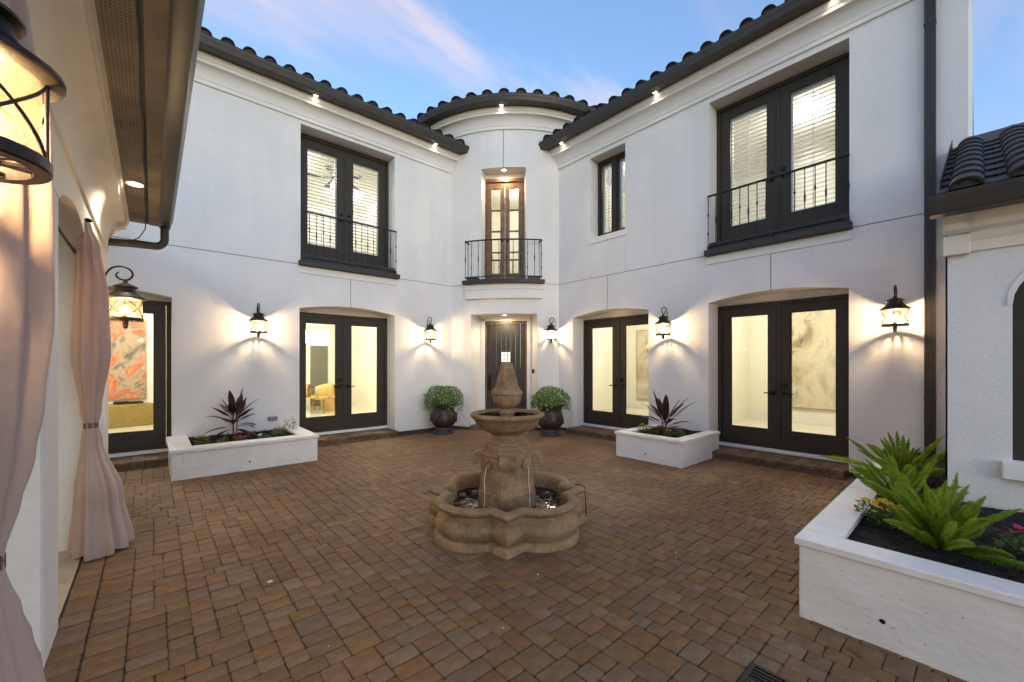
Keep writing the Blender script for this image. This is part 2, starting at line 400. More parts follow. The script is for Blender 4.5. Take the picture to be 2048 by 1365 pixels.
def lamp(name, typ, loc, energy, color, parent=None, size=0.02, spot=None, rot=(0, 0, 0)):
    l = bpy.data.lights.new(name, typ); l.energy = energy; l.color = color
    if typ in ('POINT', 'SPOT'): l.shadow_soft_size = size
    if typ == 'SPOT': l.spot_size = rad(spot); l.spot_blend = 0.6
    o = bpy.data.objects.new(name, l); COL.objects.link(o)
    if parent: o.parent = parent; o.location = Vector(loc) - WL.get(parent.name, Vector((0, 0, 0)))
    else: o.location = loc
    o.rotation_euler = rot; return o
def rot_at(c, a):
    q = Matrix.Translation(c) @ Matrix.Rotation(a, 4, 'Z')
    return lambda x, y, z: tuple(q @ Vector((x, y, z)))
WARM = (1.0, 0.70, 0.39)
ROOMC = (1.0, 0.935, 0.75)
ROOMW = (1.0, 0.95, 0.82)

# ---------------------------------------------------------------- frames of the walls (s along, n out into the court, z up)
DL, DR = 8.68, 7.45
def LW(s, n, z): return (s, DL - n, z)
def RW(s, n, z): return (DR - n, s, z)
TC = Vector((8.475, 9.58, 0)); TR = 3.0
TD = Vector((0.7223, 0.6914, 0)).normalized(); TT = Vector((TD.y, -TD.x, 0))
def TW(phi, n, z):
    p = TC - TD * ((TR+n)*math.cos(rad(phi))) + TT * ((TR+n)*math.sin(rad(phi)))
    return (p.x, p.y, z)
def TF(s, n, z):                  # flat frame across the tower's door axis
    p = TC - TD * (TR+n) + TT * s
    return (p.x, p.y, z)

# ================================================================= GROUND
g = MB(); g.poly([(-120, -120, -0.010), (120, -120, -0.010), (120, 120, -0.010), (-120, 120, -0.010)])
ground = g.build('pavement', 'sand', kind='structure')
def proj(x, y, z):
    d = x*CT + y*ST; l = x*ST - y*CT
    return 1024 + FPX*l/max(d, 1e-3), HOR - FPX*(z-1.6)/max(d, 1e-3), d
FC = (4.14*CT - .05*ST, 4.14*ST + .05*CT)
U = 0.0585
pieces = []                        # (x, y, w, l)
X0, Y0, NX, NY = -0.285, -1.3, 132, 170
occ = [[False]*NY for _ in range(NX)]
rp = random.Random(3)
KIND = [((2, 2), 0.30), ((2, 3), 0.17), ((3, 2), 0.33), ((3, 3), 0.14), ((4, 2), 0.06)]
def fits(i, j, a, b):
    if i+a > NX or j+b > NY: return False
    return not any(occ[i+k][j+l] for k in range(a) for l in range(b))
for j in range(NY):
    for i in range(NX):
        if occ[i][j]: continue
        opts = [(k, p) for k, p in KIND if fits(i, j, *k)]
        # avoid leaving one-cell gaps in the row
        good = [(k, p) for k, p in opts if not (i+k[0] < NX and not occ[i+k[0]][j] and (i+k[0]+1 >= NX or occ[i+k[0]+1][j]))]
        opts = good or opts or [((a, b), 1) for a, b in ((1, 2), (2, 1), (1, 1)) if fits(i, j, a, b)][:1]
        tot = sum(p for _, p in opts); x = rp.random()*tot
        for k, p in opts:
            x -= p
            if x <= 0: break
        for a in range(k[0]):
            for b in range(k[1]): occ[i+a][j+b] = True
        pieces.append((X0+(i+k[0]/2)*U, Y0+(j+k[1]/2)*U, k[0]*U, k[1]*U))
yy = -1.3
while yy < 8.6:                    # soldier course along the porch
    l = 0.155 if rp.random() < .5 else 0.2325
    pieces.append((-0.3625, yy+l/2, 0.142, l)); yy += l
def hidden(x, y):
    if x > 3.15 and y < 0.7: return True
    if .25 < x < 2.0 and y > 7.3: return True
    if x > 6.12 and 3.05 < y < 4.1: return True
    if math.hypot(x-FC[0], y-FC[1]) < 0.5: return True
    if y > 8.42 or x > 7.42 or math.hypot(x-TC.x, y-TC.y) < 2.9: return True
    return False
pieces = [p for p in pieces if not hidden(p[0], p[1])]
def paver_verts(w_, l_, rnd):
    gap = 0.0016
    a, b = w_/2-gap, l_/2-gap
    c = 0.005 + rnd.random()*0.008
    ring = [(-a+c, -b), (a-c, -b), (a, -b+c), (a, b-c), (a-c, b), (-a+c, b), (-a, b-c), (-a, -b+c)]
    ring = [(x+rnd.uniform(-.0025, .0025), y+rnd.uniform(-.0025, .0025)) for x, y in ring]
    inn = [(x*(1-0.0045/a), y*(1-0.0045/b)) for x, y in ring]
    tx, ty = rnd.uniform(-.008, .008), rnd.uniform(-.008, .008)
    vs = [(x, y, -0.03) for x, y in ring] + [(x, y, -0.004 + tx*x + ty*y) for x, y in ring] + [(x, y, tx*x + ty*y) for x, y in inn]
    fs = [tuple(range(16, 24))]
    for o in (0, 8):
        fs += [(o+i, o+(i+1) % 8, o+8+(i+1) % 8, o+8+i) for i in range(8)]
    return vs, fs
scored = []
for k, (x, y, a, b) in enumerate(pieces):
    px, py, d = proj(x, y, 0)
    vis = d > 0.3 and -20 < px < 2070 and py < 1385 and not (x < -0.1 and y < 1.0)
    scored.append((a*b/d**3 if vis else -1, k))
scored.sort(reverse=True)
near = set(k for s_, k in scored[:298] if s_ > 0)
pm = {}
rp = random.Random(11)
field = MB()
for k, (x, y, a, b) in enumerate(pieces):
    dz = rp.uniform(-.003, .002)
    if k in near:
        key = (round(a, 4), round(b, 4), rp.randrange(4))
        if key not in pm:
            vs_, fs_ = paver_verts(a, b, rp); me = bpy.data.meshes.new('paver'); me.from_pydata(vs_, [], fs_); me.materials.append(MATS['paver']); pm[key] = me
        inst(pm[key], 'paver', ground, (x, y, dz))
    else:
        vs_, fs_ = paver_verts(a, b, rp); field.add([(q[0]+x, q[1]+y, q[2]+dz) for q in vs_], fs_)
field.build('paver_field', 'paver', ground, kind='stuff')

# ================================================================= HOUSE
house = thing('house', 'white stucco two-storey house with round corner tower, black tile roof and lit glass doors', 'house', (7.45, 8.68, 0))
ZJ, ZC, G = 3.53, 6.33, 0.006      # floor joint, cornice underside, half joint width
SPR, RISE, RC = 2.68, 0.105, 0.45
def arc(c, hw, n=14):
    # segmental arch points from left springing to right springing
    r = (hw*hw + RISE*RISE)/(2*RISE)
    out = []
    for k in range(n+1):
        x = -hw + 2*hw*k/n
        out.append((c+x, SPR + math.sqrt(r*r-x*x) - (r-RISE)))
    return out
def wall_lower(fr, s0, s1, cs, hw=0.98):
    b = MB(); xs = []
    pts = []
    start = [(s0, 0.06), (s0, ZJ-G)]
    # polygons cut at the joint above each door
    polys = []; cur_left = [(s0, ZJ-G), (s0, 0.06)]
    for c in cs:
        A = arc(c, hw); h = len(A)//2
        left = [(c-hw, 0.06)] + A[:h] + [(c-G, A[h][1]), (c-G, ZJ-G)]
        polys.append(cur_left + left)
        cur_left = [(c+G, ZJ-G), (c+G, A[h][1])] + A[h+1:] + [(c+hw, 0.06)]
    polys.append(cur_left + [(s1, 0.06), (s1, ZJ-G)])
    for P in polys: b.poly([fr(s, 0, z) for s, z in P])
    for c in cs:
        A = arc(c, hw)
        edge = [(c-hw, 0.06)] + A + [(c+hw, 0.06)]
        b.grid([[fr(s, 0, z) for s, z in edge], [fr(s, -RC, z) for s, z in edge]])
        # backing of the joint above the door
        j = MB(); j.box((c-.03, -.05, A[len(A)//2][1]+.004), (c+.03, -.012, ZJ-.06), fr); j.build('control_joint', 'joint', house)
        # flat filler between door head and arch
        b.poly([fr(c+hw, -RC+.02, 2.652)] + [fr(c-hw, -RC+.02, 2.652)] + [fr(s, -RC+.02, z) for s, z in A])
    j = MB(); j.box((s0, -.05, ZJ-.05), (s1, -.012, ZJ+.05), fr); j.build('control_joint', 'joint', house)
    return b
def wall_upper(fr, s0, s1, ops, vj=()):
    # ops: (s0, s1, z0, z1) rectangular openings
    b = MB(); z0w, z1w = ZJ+G, ZC+.05
    cuts = sorted(set([s0, s1] + [o[0] for o in ops] + [o[1] for o in ops]))
    for a, c in zip(cuts, cuts[1:]):
        op = [o for o in ops if o[0] <= a+1e-6 and o[1] >= c-1e-6]
        if op:
            o = op[0]
            zb = max(o[2], z0w)
            if o[2] > z0w: b.poly([fr(a+(G if o[2] > 4 else 0), 0, z0w), fr(c-(G if o[2] > 4 else 0), 0, z0w), fr(c, 0, o[2]), fr(a, 0, o[2])])
            b.poly([fr(a, 0, o[3]), fr(c, 0, o[3]), fr(c, 0, z1w), fr(a, 0, z1w)])
            e = [(a, zb), (a, o[3]), (c, o[3]), (c, zb), (a, zb)]
            b.grid([[fr(s, 0, z) for s, z in e], [fr(s, -RC+.05, z) for s, z in e]])
            if o[2] > 4:
                for q_ in (a, c): j = MB(); j.box((q_-.03, -.05, z0w+.05), (q_+.03, -.012, o[2]-.05), fr); j.build('control_joint', 'joint', house)
        else:
            b.poly([fr(a, 0, z0w), fr(c, 0, z0w), fr(c, 0, z1w), fr(a, 0, z1w)])
    return b
CL2, CL1, CR3, CR4 = 3.12, -0.74, 5.34, 2.206
wall_lower(LW, -4.5, 5.72, [CL1, CL2]).build('wall', 'stucco', house)
wall_upper(LW, -4.5, 5.72, [(2.16, 4.10, 3.55, 6.26)]).build('wall', 'stucco', house)
wall_lower(RW, 0.09, 6.9, [CR4, CR3]).build('wall', 'stucco', house)
wall_upper(RW, 0.09, 6.9, [(1.22, 3.17, 3.55, 6.24), (4.895, 5.816, 4.42, 6.24)]).build('wall', 'stucco', house)
b = MB(); b.box((DR+.002, .09, 0), (DR+5, .11, 8)); b.build('wall', 'stucco', house)     # gable end of the right range
for fr, s0, s1 in ((LW, -4.5, -1.73), (LW, .25, 2.13), (LW, 4.11, 5.72), (RW, .09, 1.21), (RW, 3.2, 4.35), (RW, 6.33, 6.9)):
    b = MB(); b.box((s0, -.012, -.01), (s1, -.004, .062), fr); b.build('plinth', 'sand', house)
b = MB(); b.sweep([(-.008, -.01), (-.008, .062)], TW, [-26 + 2*k for k in range(27)])
b.build('plinth', 'sand', house)

# tower wall
def tower_wall():
    b = MB()
    def band(z0, z1, p0, p1, skip=()):
        ph = set([p0, p1] + [p0 + (p1-p0)*k/44 for k in range(45)])
        for a, c in skip: ph |= {a, c}
        ph = sorted(ph)
        for a, c in zip(ph, ph[1:]):
            if any(x-1e-6 <= a and c <= y+1e-6 for x, y in skip): continue
            b.poly([TW(a, 0, z0), TW(c, 0, z0), TW(c, 0, z1), TW(a, 0, z1)])
    LO, UP = 15.6, 10.35
    band(.06, 2.80, -27, 27, [(-LO, LO)])
    band(2.80, ZJ-G, -27, 27)
    band(ZJ+G, 6.30, -27, 27, [(-UP, UP)])
    band(6.30, 7.30, -80, 80, [(-.16, .16)])
    j = MB(); j.sweep([(-.012, ZJ-.03), (-.012, ZJ+.03)], TW, [-27 + 54*k/30 for k in range(31)]); j.build('control_joint', 'joint', house)
    j = MB(); j.sweep([(-.012, 6.31), (-.012, 7.2)], TW, [-.5, .5]); j.build('control_joint', 'joint', house)
    # radial reveals
    for lo, z0, z1, dep in ((LO, .06, 2.80, .62), (UP, ZJ+G, 6.30, .42)):
        for sg in (-1, 1): b.poly([TW(sg*lo, 0, z0), TW(sg*lo, -dep, z0), TW(sg*lo, -dep, z1), TW(sg*lo, 0, z1)])
        ph = [-lo + 2*lo*k/12 for k in range(13)]
        b.grid([[TW(p, 0, z1) for p in ph], [TW(p, -dep, z1) for p in ph]])
        b.grid([[TW(p, 0, z0+.05) for p in ph], [TW(p, -dep, z0+.05) for p in ph]])
    return b
tower_wall().build('wall', 'stucco', house)

# cornices, soffits, gutters
CORN = [(0, 6.33), (.035, 6.335), (.035, 6.40), (.045, 6.41)] + [(.045 + .13*(1-math.cos(t*math.pi/2/6)), 6.41 + .19*math.sin(t*math.pi/2/6)) for t in range(1, 7)] + [(.195, 6.605), (.195, 6.655), (.205, 6.66), (.225, 6.70), (.232, 6.752)]
def shift(pr, dz): return [(n, z+dz) for n, z in pr]
GUT = [(.30, 6.752), (.305, 6.742), (.43, 6.742), (.445, 6.765), (.45, 6.80), (.475, 6.85), (.482, 6.875), (.482, 6.895), (.465, 6.895), (.46, 6.88)]
SOF = [(.20, 6.756), (.31, 6.752)]
FAS = [(.30, 6.75), (.30, 6.95)]
def eave(fr, s0, s1, nn, dz=0):
    sv = [s0 + (s1-s0)*k/nn for k in range(nn+1)]
    b = MB(); b.sweep(shift(CORN, dz), fr, sv); b.build('cornice', 'trim', house, smooth=30)
    b = MB(); b.sweep(shift(SOF, dz), fr, sv); b.sweep(shift(FAS, dz), fr, sv); b.build('soffit', 'gutter_bronze', house)
    gb = shift(GUT, dz)
    b = MB(); b.sweep(gb + [(n-.006, z+.002) for n, z in gb[::-1]], fr, sv, caps=True, closed=True)
    b.build('gutter', 'gutter_bronze', house, smooth=40)
eave(LW, -4.5, 6.02, 1); eave(RW, 0.085, 7.34, 1)
eave(TW, -78, 78, 78, dz=0.86)

# roof tiles
def tile_mesh(wd=.31, ln=.42, front=True, taper=1.0):
    b = MB(); cw, ch = .20, .082
    prof = []
    for k in range(9):
        t = math.pi*k/8; prof.append((-cw/2*math.cos(t), ch*math.sin(t)))
    prof = [(-wd/2, -.004), (-cw/2-.02, -.002)] + prof + [(cw/2+.02, -.002), (wd/2, -.004)]
    th = .016
    inn = [(x*.90, z-th) for x, z in prof]
    f0 = [(x, 0, z) for x, z in prof]; f1 = [(x*taper, ln, z) for x, z in prof]
    i0 = [(x, 0, z) for x, z in inn]
    b.grid([f0, f1]); b.grid([i0, f0])
    if front:
        b.mi = 1
        d = [(x*.93, .03, z*.93-.002) for x, z in prof[2:-2]]
        b.poly(d)
    me = bpy.data.meshes.new('roof_tile'); me.from_pydata(b.v, [], b.f)
    me.materials.append(MATS['tile']); me.materials.append(MATS['mortar']); me.polygons.foreach_set('material_index', b.m)
    me.polygons.foreach_set('use_smooth', [i == 0 for i in b.m]); me.set_sharp_from_angle(angle=rad(50))
    return me, b
TM, TMB = tile_mesh(); TM2, TMB2 = tile_mesh(front=False)
def roof(fr, axis, s0, s1, rows_ind, rows, n0, z0, pitch, skipfn=None):
    rf = sub('roof', house)
    ca, sa = math.cos(pitch), math.sin(pitch)
    st = MB()
    rz = 0 if axis == 'L' else -math.pi/2
    rr = random.Random(int(s0*10)+5)
    nt_ = int(round((s1-s0)/.31))
    for r in range(rows):
        for k in range(nt_):
            s = s0 + (k+.5)*.31
            n = n0 - r*.36*ca; z = z0 + r*.36*sa
            if skipfn and skipfn(fr(s, n, z)): continue
            p = fr(s, n, z)
            if r < rows_ind:
                inst(TM if r == 0 else TM2, 'roof_tile', rf, p, (pitch + rr.uniform(-.01, .01), rr.uniform(-.02, .02), rz))
            else:
                Mx = Matrix.Translation(p) @ Matrix.Rotation(rz, 4, 'Z') @ Matrix.Rotation(pitch, 4, 'X')
                st.mi = 0; st.add([tuple(Mx @ Vector(q)) for q in TMB2.v], TMB2.f)
    if st.v: st.build('roof_tiling', 'tile', rf, smooth=50, kind='stuff')
    return rf
PITCH = math.atan(.36)
tow = lambda p: math.hypot(p[0]-TC.x, p[1]-TC.y) < 2.86
roof(LW, 'L', -2.0, 6.2, 1, 6, .455, 6.925, PITCH, tow)
# right range: tiles run up in +x; the s axis is y
def RWr(s, n, z): return RW(s, n, z)
roof(RWr, 'R', 0.09, 7.53, 1, 6, .455, 6.925, PITCH, tow)
b = MB()
b.poly([LW(-4.5, .42, 6.86), LW(6.0, .42, 6.86), LW(6.0, -3, 6.86+3.42*.36), LW(-4.5, -3, 6.86+3.42*.36)])
b.poly([RW(.09, .42, 6.86), RW(7.3, .42, 6.86), RW(7.3, -3, 6.86+3.42*.36), RW(.09, -3, 6.86+3.42*.36)])
for fr, a, c in ((LW, -4.5, 6.0), (RW, .09, 7.3)):
    b.poly([fr(a, -3, 8.09), fr(c, -3, 8.09), fr(c, -7, 6.8), fr(a, -7, 6.8)])
b.build('roof_deck', 'tile', house)
# tower roof
rf = sub('roof', house); st = MB()
pt = math.atan(.34)
for r in range(5):
    for k in range(-11, 12):
        ph = 6.55*k + 1.0
        n = .45 - r*.36*math.cos(pt); sc_ = (TR+n)*rad(6.55)/.31
        p = TW(ph, n, 7.79 + r*.36*math.sin(pt))
        if abs(ph) > 62: continue
        d = Vector(TW(ph, -1, 0)) - Vector(TW(ph, 0, 0)); rz = math.atan2(d.y, d.x) - math.pi/2
        if r == 0:
            inst(TM, 'roof_tile', rf, p, (pt, 0, rz), (min(1.25, sc_), 1, 1.1))
        else:
            Mx = Matrix.Translation(p) @ Matrix.Rotation(rz, 4, 'Z') @ Matrix.Rotation(pt, 4, 'X') @ Matrix.Diagonal((sc_, 1, 1.1, 1))
            st.add([tuple(Mx @ Vector(q)) for q in TMB2.v], TMB2.f)
st.build('roof_tiling', 'tile', rf, smooth=50, kind='stuff')
b = MB(); b.sweep([(.42, 7.74), (-3.0, 7.74+3.42*.34)], TW, [-180+6*k for k in range(61)]); b.build('roof_deck', 'tile', house)

# stucco trims under the juliet ledges and at the window
b = MB(); b.bbox((2.135, 0.001, 3.365), (4.165, .022, 3.50), LW); b.build('band_trim', 'trim', house)
b = MB(); b.bbox((1.19, 0.001, 3.365), (3.21, .022, 3.50), RW); b.build('band_trim', 'trim', house)
b = MB(); b.bbox((4.86, 0.001, 4.30), (5.85, .02, 4.425), RW); b.build('window_sill', 'trim', house)
def bowbox(p0, p1, n0, n1, z0, z1, k=20):
    b = MB(); b.sweep([(n0, z0), (n1, z0), (n1, z1), (n0, z1)], TW, [p0+(p1-p0)*i/k for i in range(k+1)], caps=True, closed=True); return b
bowbox(-18.0, 18.0, 0.001, .10, 3.375, 3.50).build('band_trim', 'trim', house)
bowbox(-17.6, 17.6, 0.001, .085, 3.16, 3.371).build('band_trim', 'trim', house)

# ---------------------------------------------------------------- doors
def french_door(fr, c, z0, z1, npl, hw, slats=False, name='french_door'):
    # npl: plane of the door face (negative = recessed)
    d = MB()
    j = .06
    d.box((c-hw, npl-.07, z0), (c-hw+j, npl+.03, z1), fr); d.box((c+hw-j, npl-.07, z0), (c+hw, npl+.03, z1), fr)
    d.box((c-hw+j, npl-.07, z1-.055), (c+hw-j, npl+.028, z1), fr)
    d.box((c-hw+j, npl-.07, z0), (c+hw-j, npl+.028, z0+.03), fr)
    d.box((c-hw-.08, npl-.13, z0-.02), (c-hw+.01, npl-.071, z1+.08), fr); d.box((c+hw-.01, npl-.13, z0-.02), (c+hw+.08, npl-.071, z1+.08), fr); d.box((c-hw+.01, npl-.13, z1-.02), (c+hw-.01, npl-.071, z1+.12), fr)
    door = d.build(name, 'door_bronze', house)
    g0, g1 = z0+.30, z1-.20
    for sg in (-1, 1):
        a, e = sorted((c+sg*.006, c+sg*(hw-j-.004))); p0, p1 = sorted((c+sg*.16, c+sg*.765))
        lf = MB()
        for (s0, s1, q0, q1) in ((a, p0, z0+.034, z1-.058), (p1, e, z0+.034, z1-.058), (p0, p1, z0+.034, g0), (p0, p1, g1, z1-.058)):
            lf.box((s0, npl-.045, q0), (s1, npl, q1), fr)
        # glazing bead
        w_ = .014
        for (s0, s1, q0, q1) in ((p0, p0+w_, g0, g1), (p1-w_, p1, g0, g1), (p0+w_, p1-w_, g0, g0+w_), (p0+w_, p1-w_, g1-w_, g1)):
            lf.box((s0, npl-.04, q0), (s1, npl-.008, q1), fr)
        if sg == -1: lf.bbox((c-.022, npl+.002, z0+.034), (c+.022, npl+.016, z1-.06), fr, .004)
        lf.build('door_leaf', 'door_bronze', door)
        gp = MB(); gp.poly([fr(p0+.004, npl-.025, g0+.004), fr(p1-.004, npl-.025, g0+.004), fr(p1-.004, npl-.025, g1-.004), fr(p0+.004, npl-.025, g1-.004)])
        gp.build('pane', 'glass', door)
        h = MB(); hz = z0+.93; hs = c+sg*.085
        h.bbox((hs-.032, npl+.001, hz-.032), (hs+.032, npl+.012, hz+.032), fr)
        h.tube([fr(hs, npl+.01, hz), fr(hs, npl+.06, hz)], .011, 8)
        h.tube([fr(hs, npl+.058, hz), fr(hs+sg*.05, npl+.062, hz+.002), fr(hs+sg*.125, npl+.058, hz-.004)], .0105, 8)
        if sg == -1 or slats:
            h.bbox((hs-.034, npl+.001, hz+.10), (hs+.034, npl+.014, hz+.165), fr); h.lathe([(.012, 0), (.012, .02)], (0, 0, 0), 8) if False else None
            h.bbox((hs-.006, npl+.013, hz+.11), (hs+.006, npl+.032, hz+.155), fr)
        h.build('handle', 'handle_black', door)
        if slats: shutter(fr, p0, p1, g0, g1, npl-.11, door)
    return door
def shutter(fr, p0, p1, g0, g1, npl, door, pitch=.072, tilt=38):
    f = MB(); w_ = .035
    f.box((p0-.05, npl-.02, g0-.05), (p0+w_-.012, npl+.02, g1+.05), fr); f.box((p1-w_+.012, npl-.02, g0-.05), (p1+.05, npl+.02, g1+.05), fr)
    f.box((p0+w_-.012, npl-.02, g1-.05), (p1-w_+.012, npl+.02, g1+.05), fr); f.box((p0+w_-.012, npl-.02, g0-.05), (p1-w_+.012, npl+.02, g0+.045), fr)
    mid = (p0+p1)/2
    f.box((mid-.006, npl+.034, g0+.06), (mid+.006, npl+.046, g1-.06), fr)
    f.build('shutter_frame', 'shutter_white', door)
    z = g0+.075; a, e = p0+w_-.01, p1-w_+.01
    cs, sn = math.cos(rad(tilt))*.040, math.sin(rad(tilt))*.040
    sm = MB(); t = .004
    # louvre tilted: outer edge low
    sm.prism([fr(a, npl+cs, -sn-t), fr(a, npl+cs, -sn+t), fr(a, npl-cs, sn+t), fr(a, npl-cs, sn-t)], Vector(fr(e, 0, 0)) - Vector(fr(a, 0, 0)))
    o0 = WL[door.name]
    me = bpy.data.meshes.new('shutter_slat'); me.from_pydata([(p[0], p[1], p[2]) for p in sm.v], [], sm.f); me.materials.append(MATS['shutter_white'])
    while z < g1-.06:
        o = bpy.data.objects.new('shutter_slat', me); COL.objects.link(o); o.parent = door; o.location = Vector((0, 0, z)) - o0
        z += pitch
for fr, c in ((LW, CL1), (LW, CL2), (RW, CR4), (RW, CR3)):
    french_door(fr, c, .18, 2.65, -.42, .977)
french_door(LW, 3.13, 3.74, 6.24, -.35, .97, slats=True)
french_door(RW, 2.195, 3.74, 6.22, -.33, .975, slats=True)
# casement window in the right range
wd = MB(); wa, wb, wz0, wz1, wn = 4.90, 5.81, 4.47, 6.235, -.30
cmid = (wa+wb)/2
for s0, s1, z0, z1 in ((wa, wa+.06, wz0, wz1), (wb-.06, wb, wz0, wz1), (wa+.06, wb-.06, wz1-.06, wz1), (wa+.06, wb-.06, wz0, wz0+.06), (cmid-.05, cmid+.05, wz0+.06, wz1-.06)):
    wd.box((s0, wn-.06, z0), (s1, wn+.02, z1), RW)
win = wd.build('casement_window', 'door_bronze', house)
for a, e in ((wa+.06, cmid-.05), (cmid+.05, wb-.06)):
    f = MB()
    for s0, s1, z0, z1 in ((a, a+.045, wz0+.06, wz1-.06), (e-.045, e, wz0+.06, wz1-.06), (a+.045, e-.045, wz1-.105, wz1-.06), (a+.045, e-.045, wz0+.06, wz0+.105)):
        f.box((s0+.002, wn-.05, z0+.002), (s1-.002, wn, z1-.002), RW)
    f.build('sash', 'door_bronze', win)
    gp = MB(); gp.poly([RW(a+.04, wn-.025, wz0+.1), RW(e-.04, wn-.025, wz0+.1), RW(e-.04, wn-.025, wz1-.1), RW(a+.04, wn-.025, wz1-.1)]); gp.build('pane', 'glass', win)
    shutter(RW, a+.045, e-.045, wz0+.105, wz1-.105, wn-.11, win, tilt=30)

# steps and white sills under the doors
def step(fr, c, hw, front, z=.115):
    s = sub('door_step', house)
    b = MB(); b.box((c-hw, -.42, .0), (c+hw, front-.012, z-.008), fr); b.build('step_bed', 'sand', s)
    b = MB(); b.bbox((c-hw+.005, -.44, z+.003), (c+hw-.005, -.335, z+.055), fr); b.build('sill', 'trim', s)
    n = int(2*hw/.155); w_ = 2*hw/n; rr = random.Random(int(c*100))
    for k in range(n):
        for (n0, n1) in ((front-.235, front), (-.33, front-.242)):
            m = MB(); dz = rr.uniform(-.003, .002)
            m.bbox((c-hw+k*w_+.003, n0+.003, z-.06), (c-hw+(k+1)*w_-.003, n1+rr.uniform(-.006, .004), z+dz), fr, .006)
            m.build('brick', 'step_brick', s)
    k = 0; s_ = c-hw
    while s_ < c+hw-.05:
        l = min(rr.choice((.15, .22)), c+hw-s_)
        m = MB(); m.bbox((s_+.003, front-.1, -.01), (s_+l-.003, front-.008+rr.uniform(-.004, .004), z-.064), fr, .005); m.build('brick', 'step_brick', s); s_ += l
step(LW, CL1, .976, .24); step(LW, CL2, .976, .24); step(RW, CR4, .976, .29); step(RW, CR3, .976, .26)
b = MB(); b.sweep([(-.62, .115), (.05, .115), (.05, -.01)], TW, [-15.4+30.8*k/12 for k in range(13)], caps=False); b.build('door_step', 'step_brick', house)

# tower front door
RD = -.60
fd = sub('front_door', house)
b = MB()
b.box((-.62, RD-.05, .10), (-.535, RD+.03, 2.80), TF); b.box((.535, RD-.05, .10), (.62, RD+.03, 2.80), TF); b.box((-.535, RD-.05, 2.68), (.535, RD+.028, 2.80), TF)
b.box((-.80, RD-.06, .10), (-.62, RD-.0, 2.80), TF); b.box((.62, RD-.06, .10), (.80, RD-.0, 2.80), TF)
b.build('casing', 'trim', fd)
b = MB(); b.box((-.535, RD-.06, .12), (-.49, RD+.01, 2.68), TF); b.box((.49, RD-.06, .12), (.535, RD+.01, 2.68), TF); b.box((-.49, RD-.06, 2.62), (.49, RD+.01, 2.68), TF); b.build('door_frame', 'wood_frame', fd)
for k in range(8):
    s0 = -.49 + k*.1225; m = MB()
    zs = [(.13, 2.615)]
    if k in (3, 4): zs = [(.13, 1.645), (1.895, 2.615)]
    for z0, z1 in zs: m.bbox((s0+.002, RD-.055, z0), (s0+.1205, RD-.012, z1), TF, .008)
    m.build('plank', 'wood_dark', fd)
m = MB(); m.poly([TF(-.12, RD-.05, 1.65), TF(.12, RD-.05, 1.65), TF(.12, RD-.05, 1.89), TF(-.12, RD-.05, 1.89)]); m.build('pane', 'lit_pane', fd)
m = MB()
for s in (-.12, -.045, .045, .12): m.tube([TF(s, RD+.02, 1.63), TF(s, RD+.02, 1.91)], .009, 6)
for z in (1.64, 1.72, 1.82, 1.90): m.tube([TF(-.13, RD+.02, z), TF(.13, RD+.02, z)], .009, 6)
m.build('grille', 'iron', fd)
m = MB(); m.tube([TF(-.42, RD+.04, .95), TF(-.42, RD+.05, 1.25)], .012); m.bbox((-.45, RD-.012, .92), (-.39, RD+.0, 1.32), TF); m.build('handle', 'handle_black', fd)

# tower upper door
ud = sub('balcony_door', house); RU = -.36
b = MB(); z0, z1 = 3.60, 6.17
b.box((-.52, RU-.06, z0), (-.455, RU+.04, z1), TF); b.box((.455, RU-.06, z0), (.52, RU+.04, z1), TF); b.box((-.455, RU-.06, z1-.07), (.455, RU+.038, z1), TF)
b.build('door_frame', 'wood_frame', ud)
b = MB(); b.box((-.56, RU-.08, z1+.002), (.56, RU-.0, 6.32), TF); b.build('head_panel', 'trim', ud)
for sg in (-1, 1):
    lf = MB(); a, e = sorted((sg*.005, sg*.452)); p0, p1 = sorted((sg*.115, sg*.335)); g0, g1 = 3.84, 5.93
    for s0, s1, q0, q1 in ((a, p0, z0+.01, z1-.075), (p1, e, z0+.01, z1-.075), (p0, p1, z0+.01, g0), (p0, p1, g1, z1-.075)):
        lf.box((s0, RU-.045, q0), (s1, RU, q1), TF)
    for k in (1, 2, 3): zz_ = g0+(g1-g0)*k/4; lf.box((p0, RU-.04, zz_-.016), (p1, RU-.004, zz_+.016), TF)
    lf.build('door_leaf', 'wood_frame', ud)
    for k in range(4):
        q0, q1 = g0+(g1-g0)*k/4+.014, g0+(g1-g0)*(k+1)/4-.014
        gp = MB(); gp.poly([TF(p0, RU-.022, q0), TF(p1, RU-.022, q0), TF(p1, RU-.022, q1), TF(p0, RU-.022, q1)]); gp.build('pane', 'glass', ud)
    h = MB(); hs = sg*.07; h.bbox((hs-.03, RU, 4.62), (hs+.03, RU+.012, 4.70), TF); h.tube([TF(hs, RU+.05, 4.66), TF(hs+sg*.11, RU+.05, 4.66)], .01); h.build('handle', 'handle_black', ud)

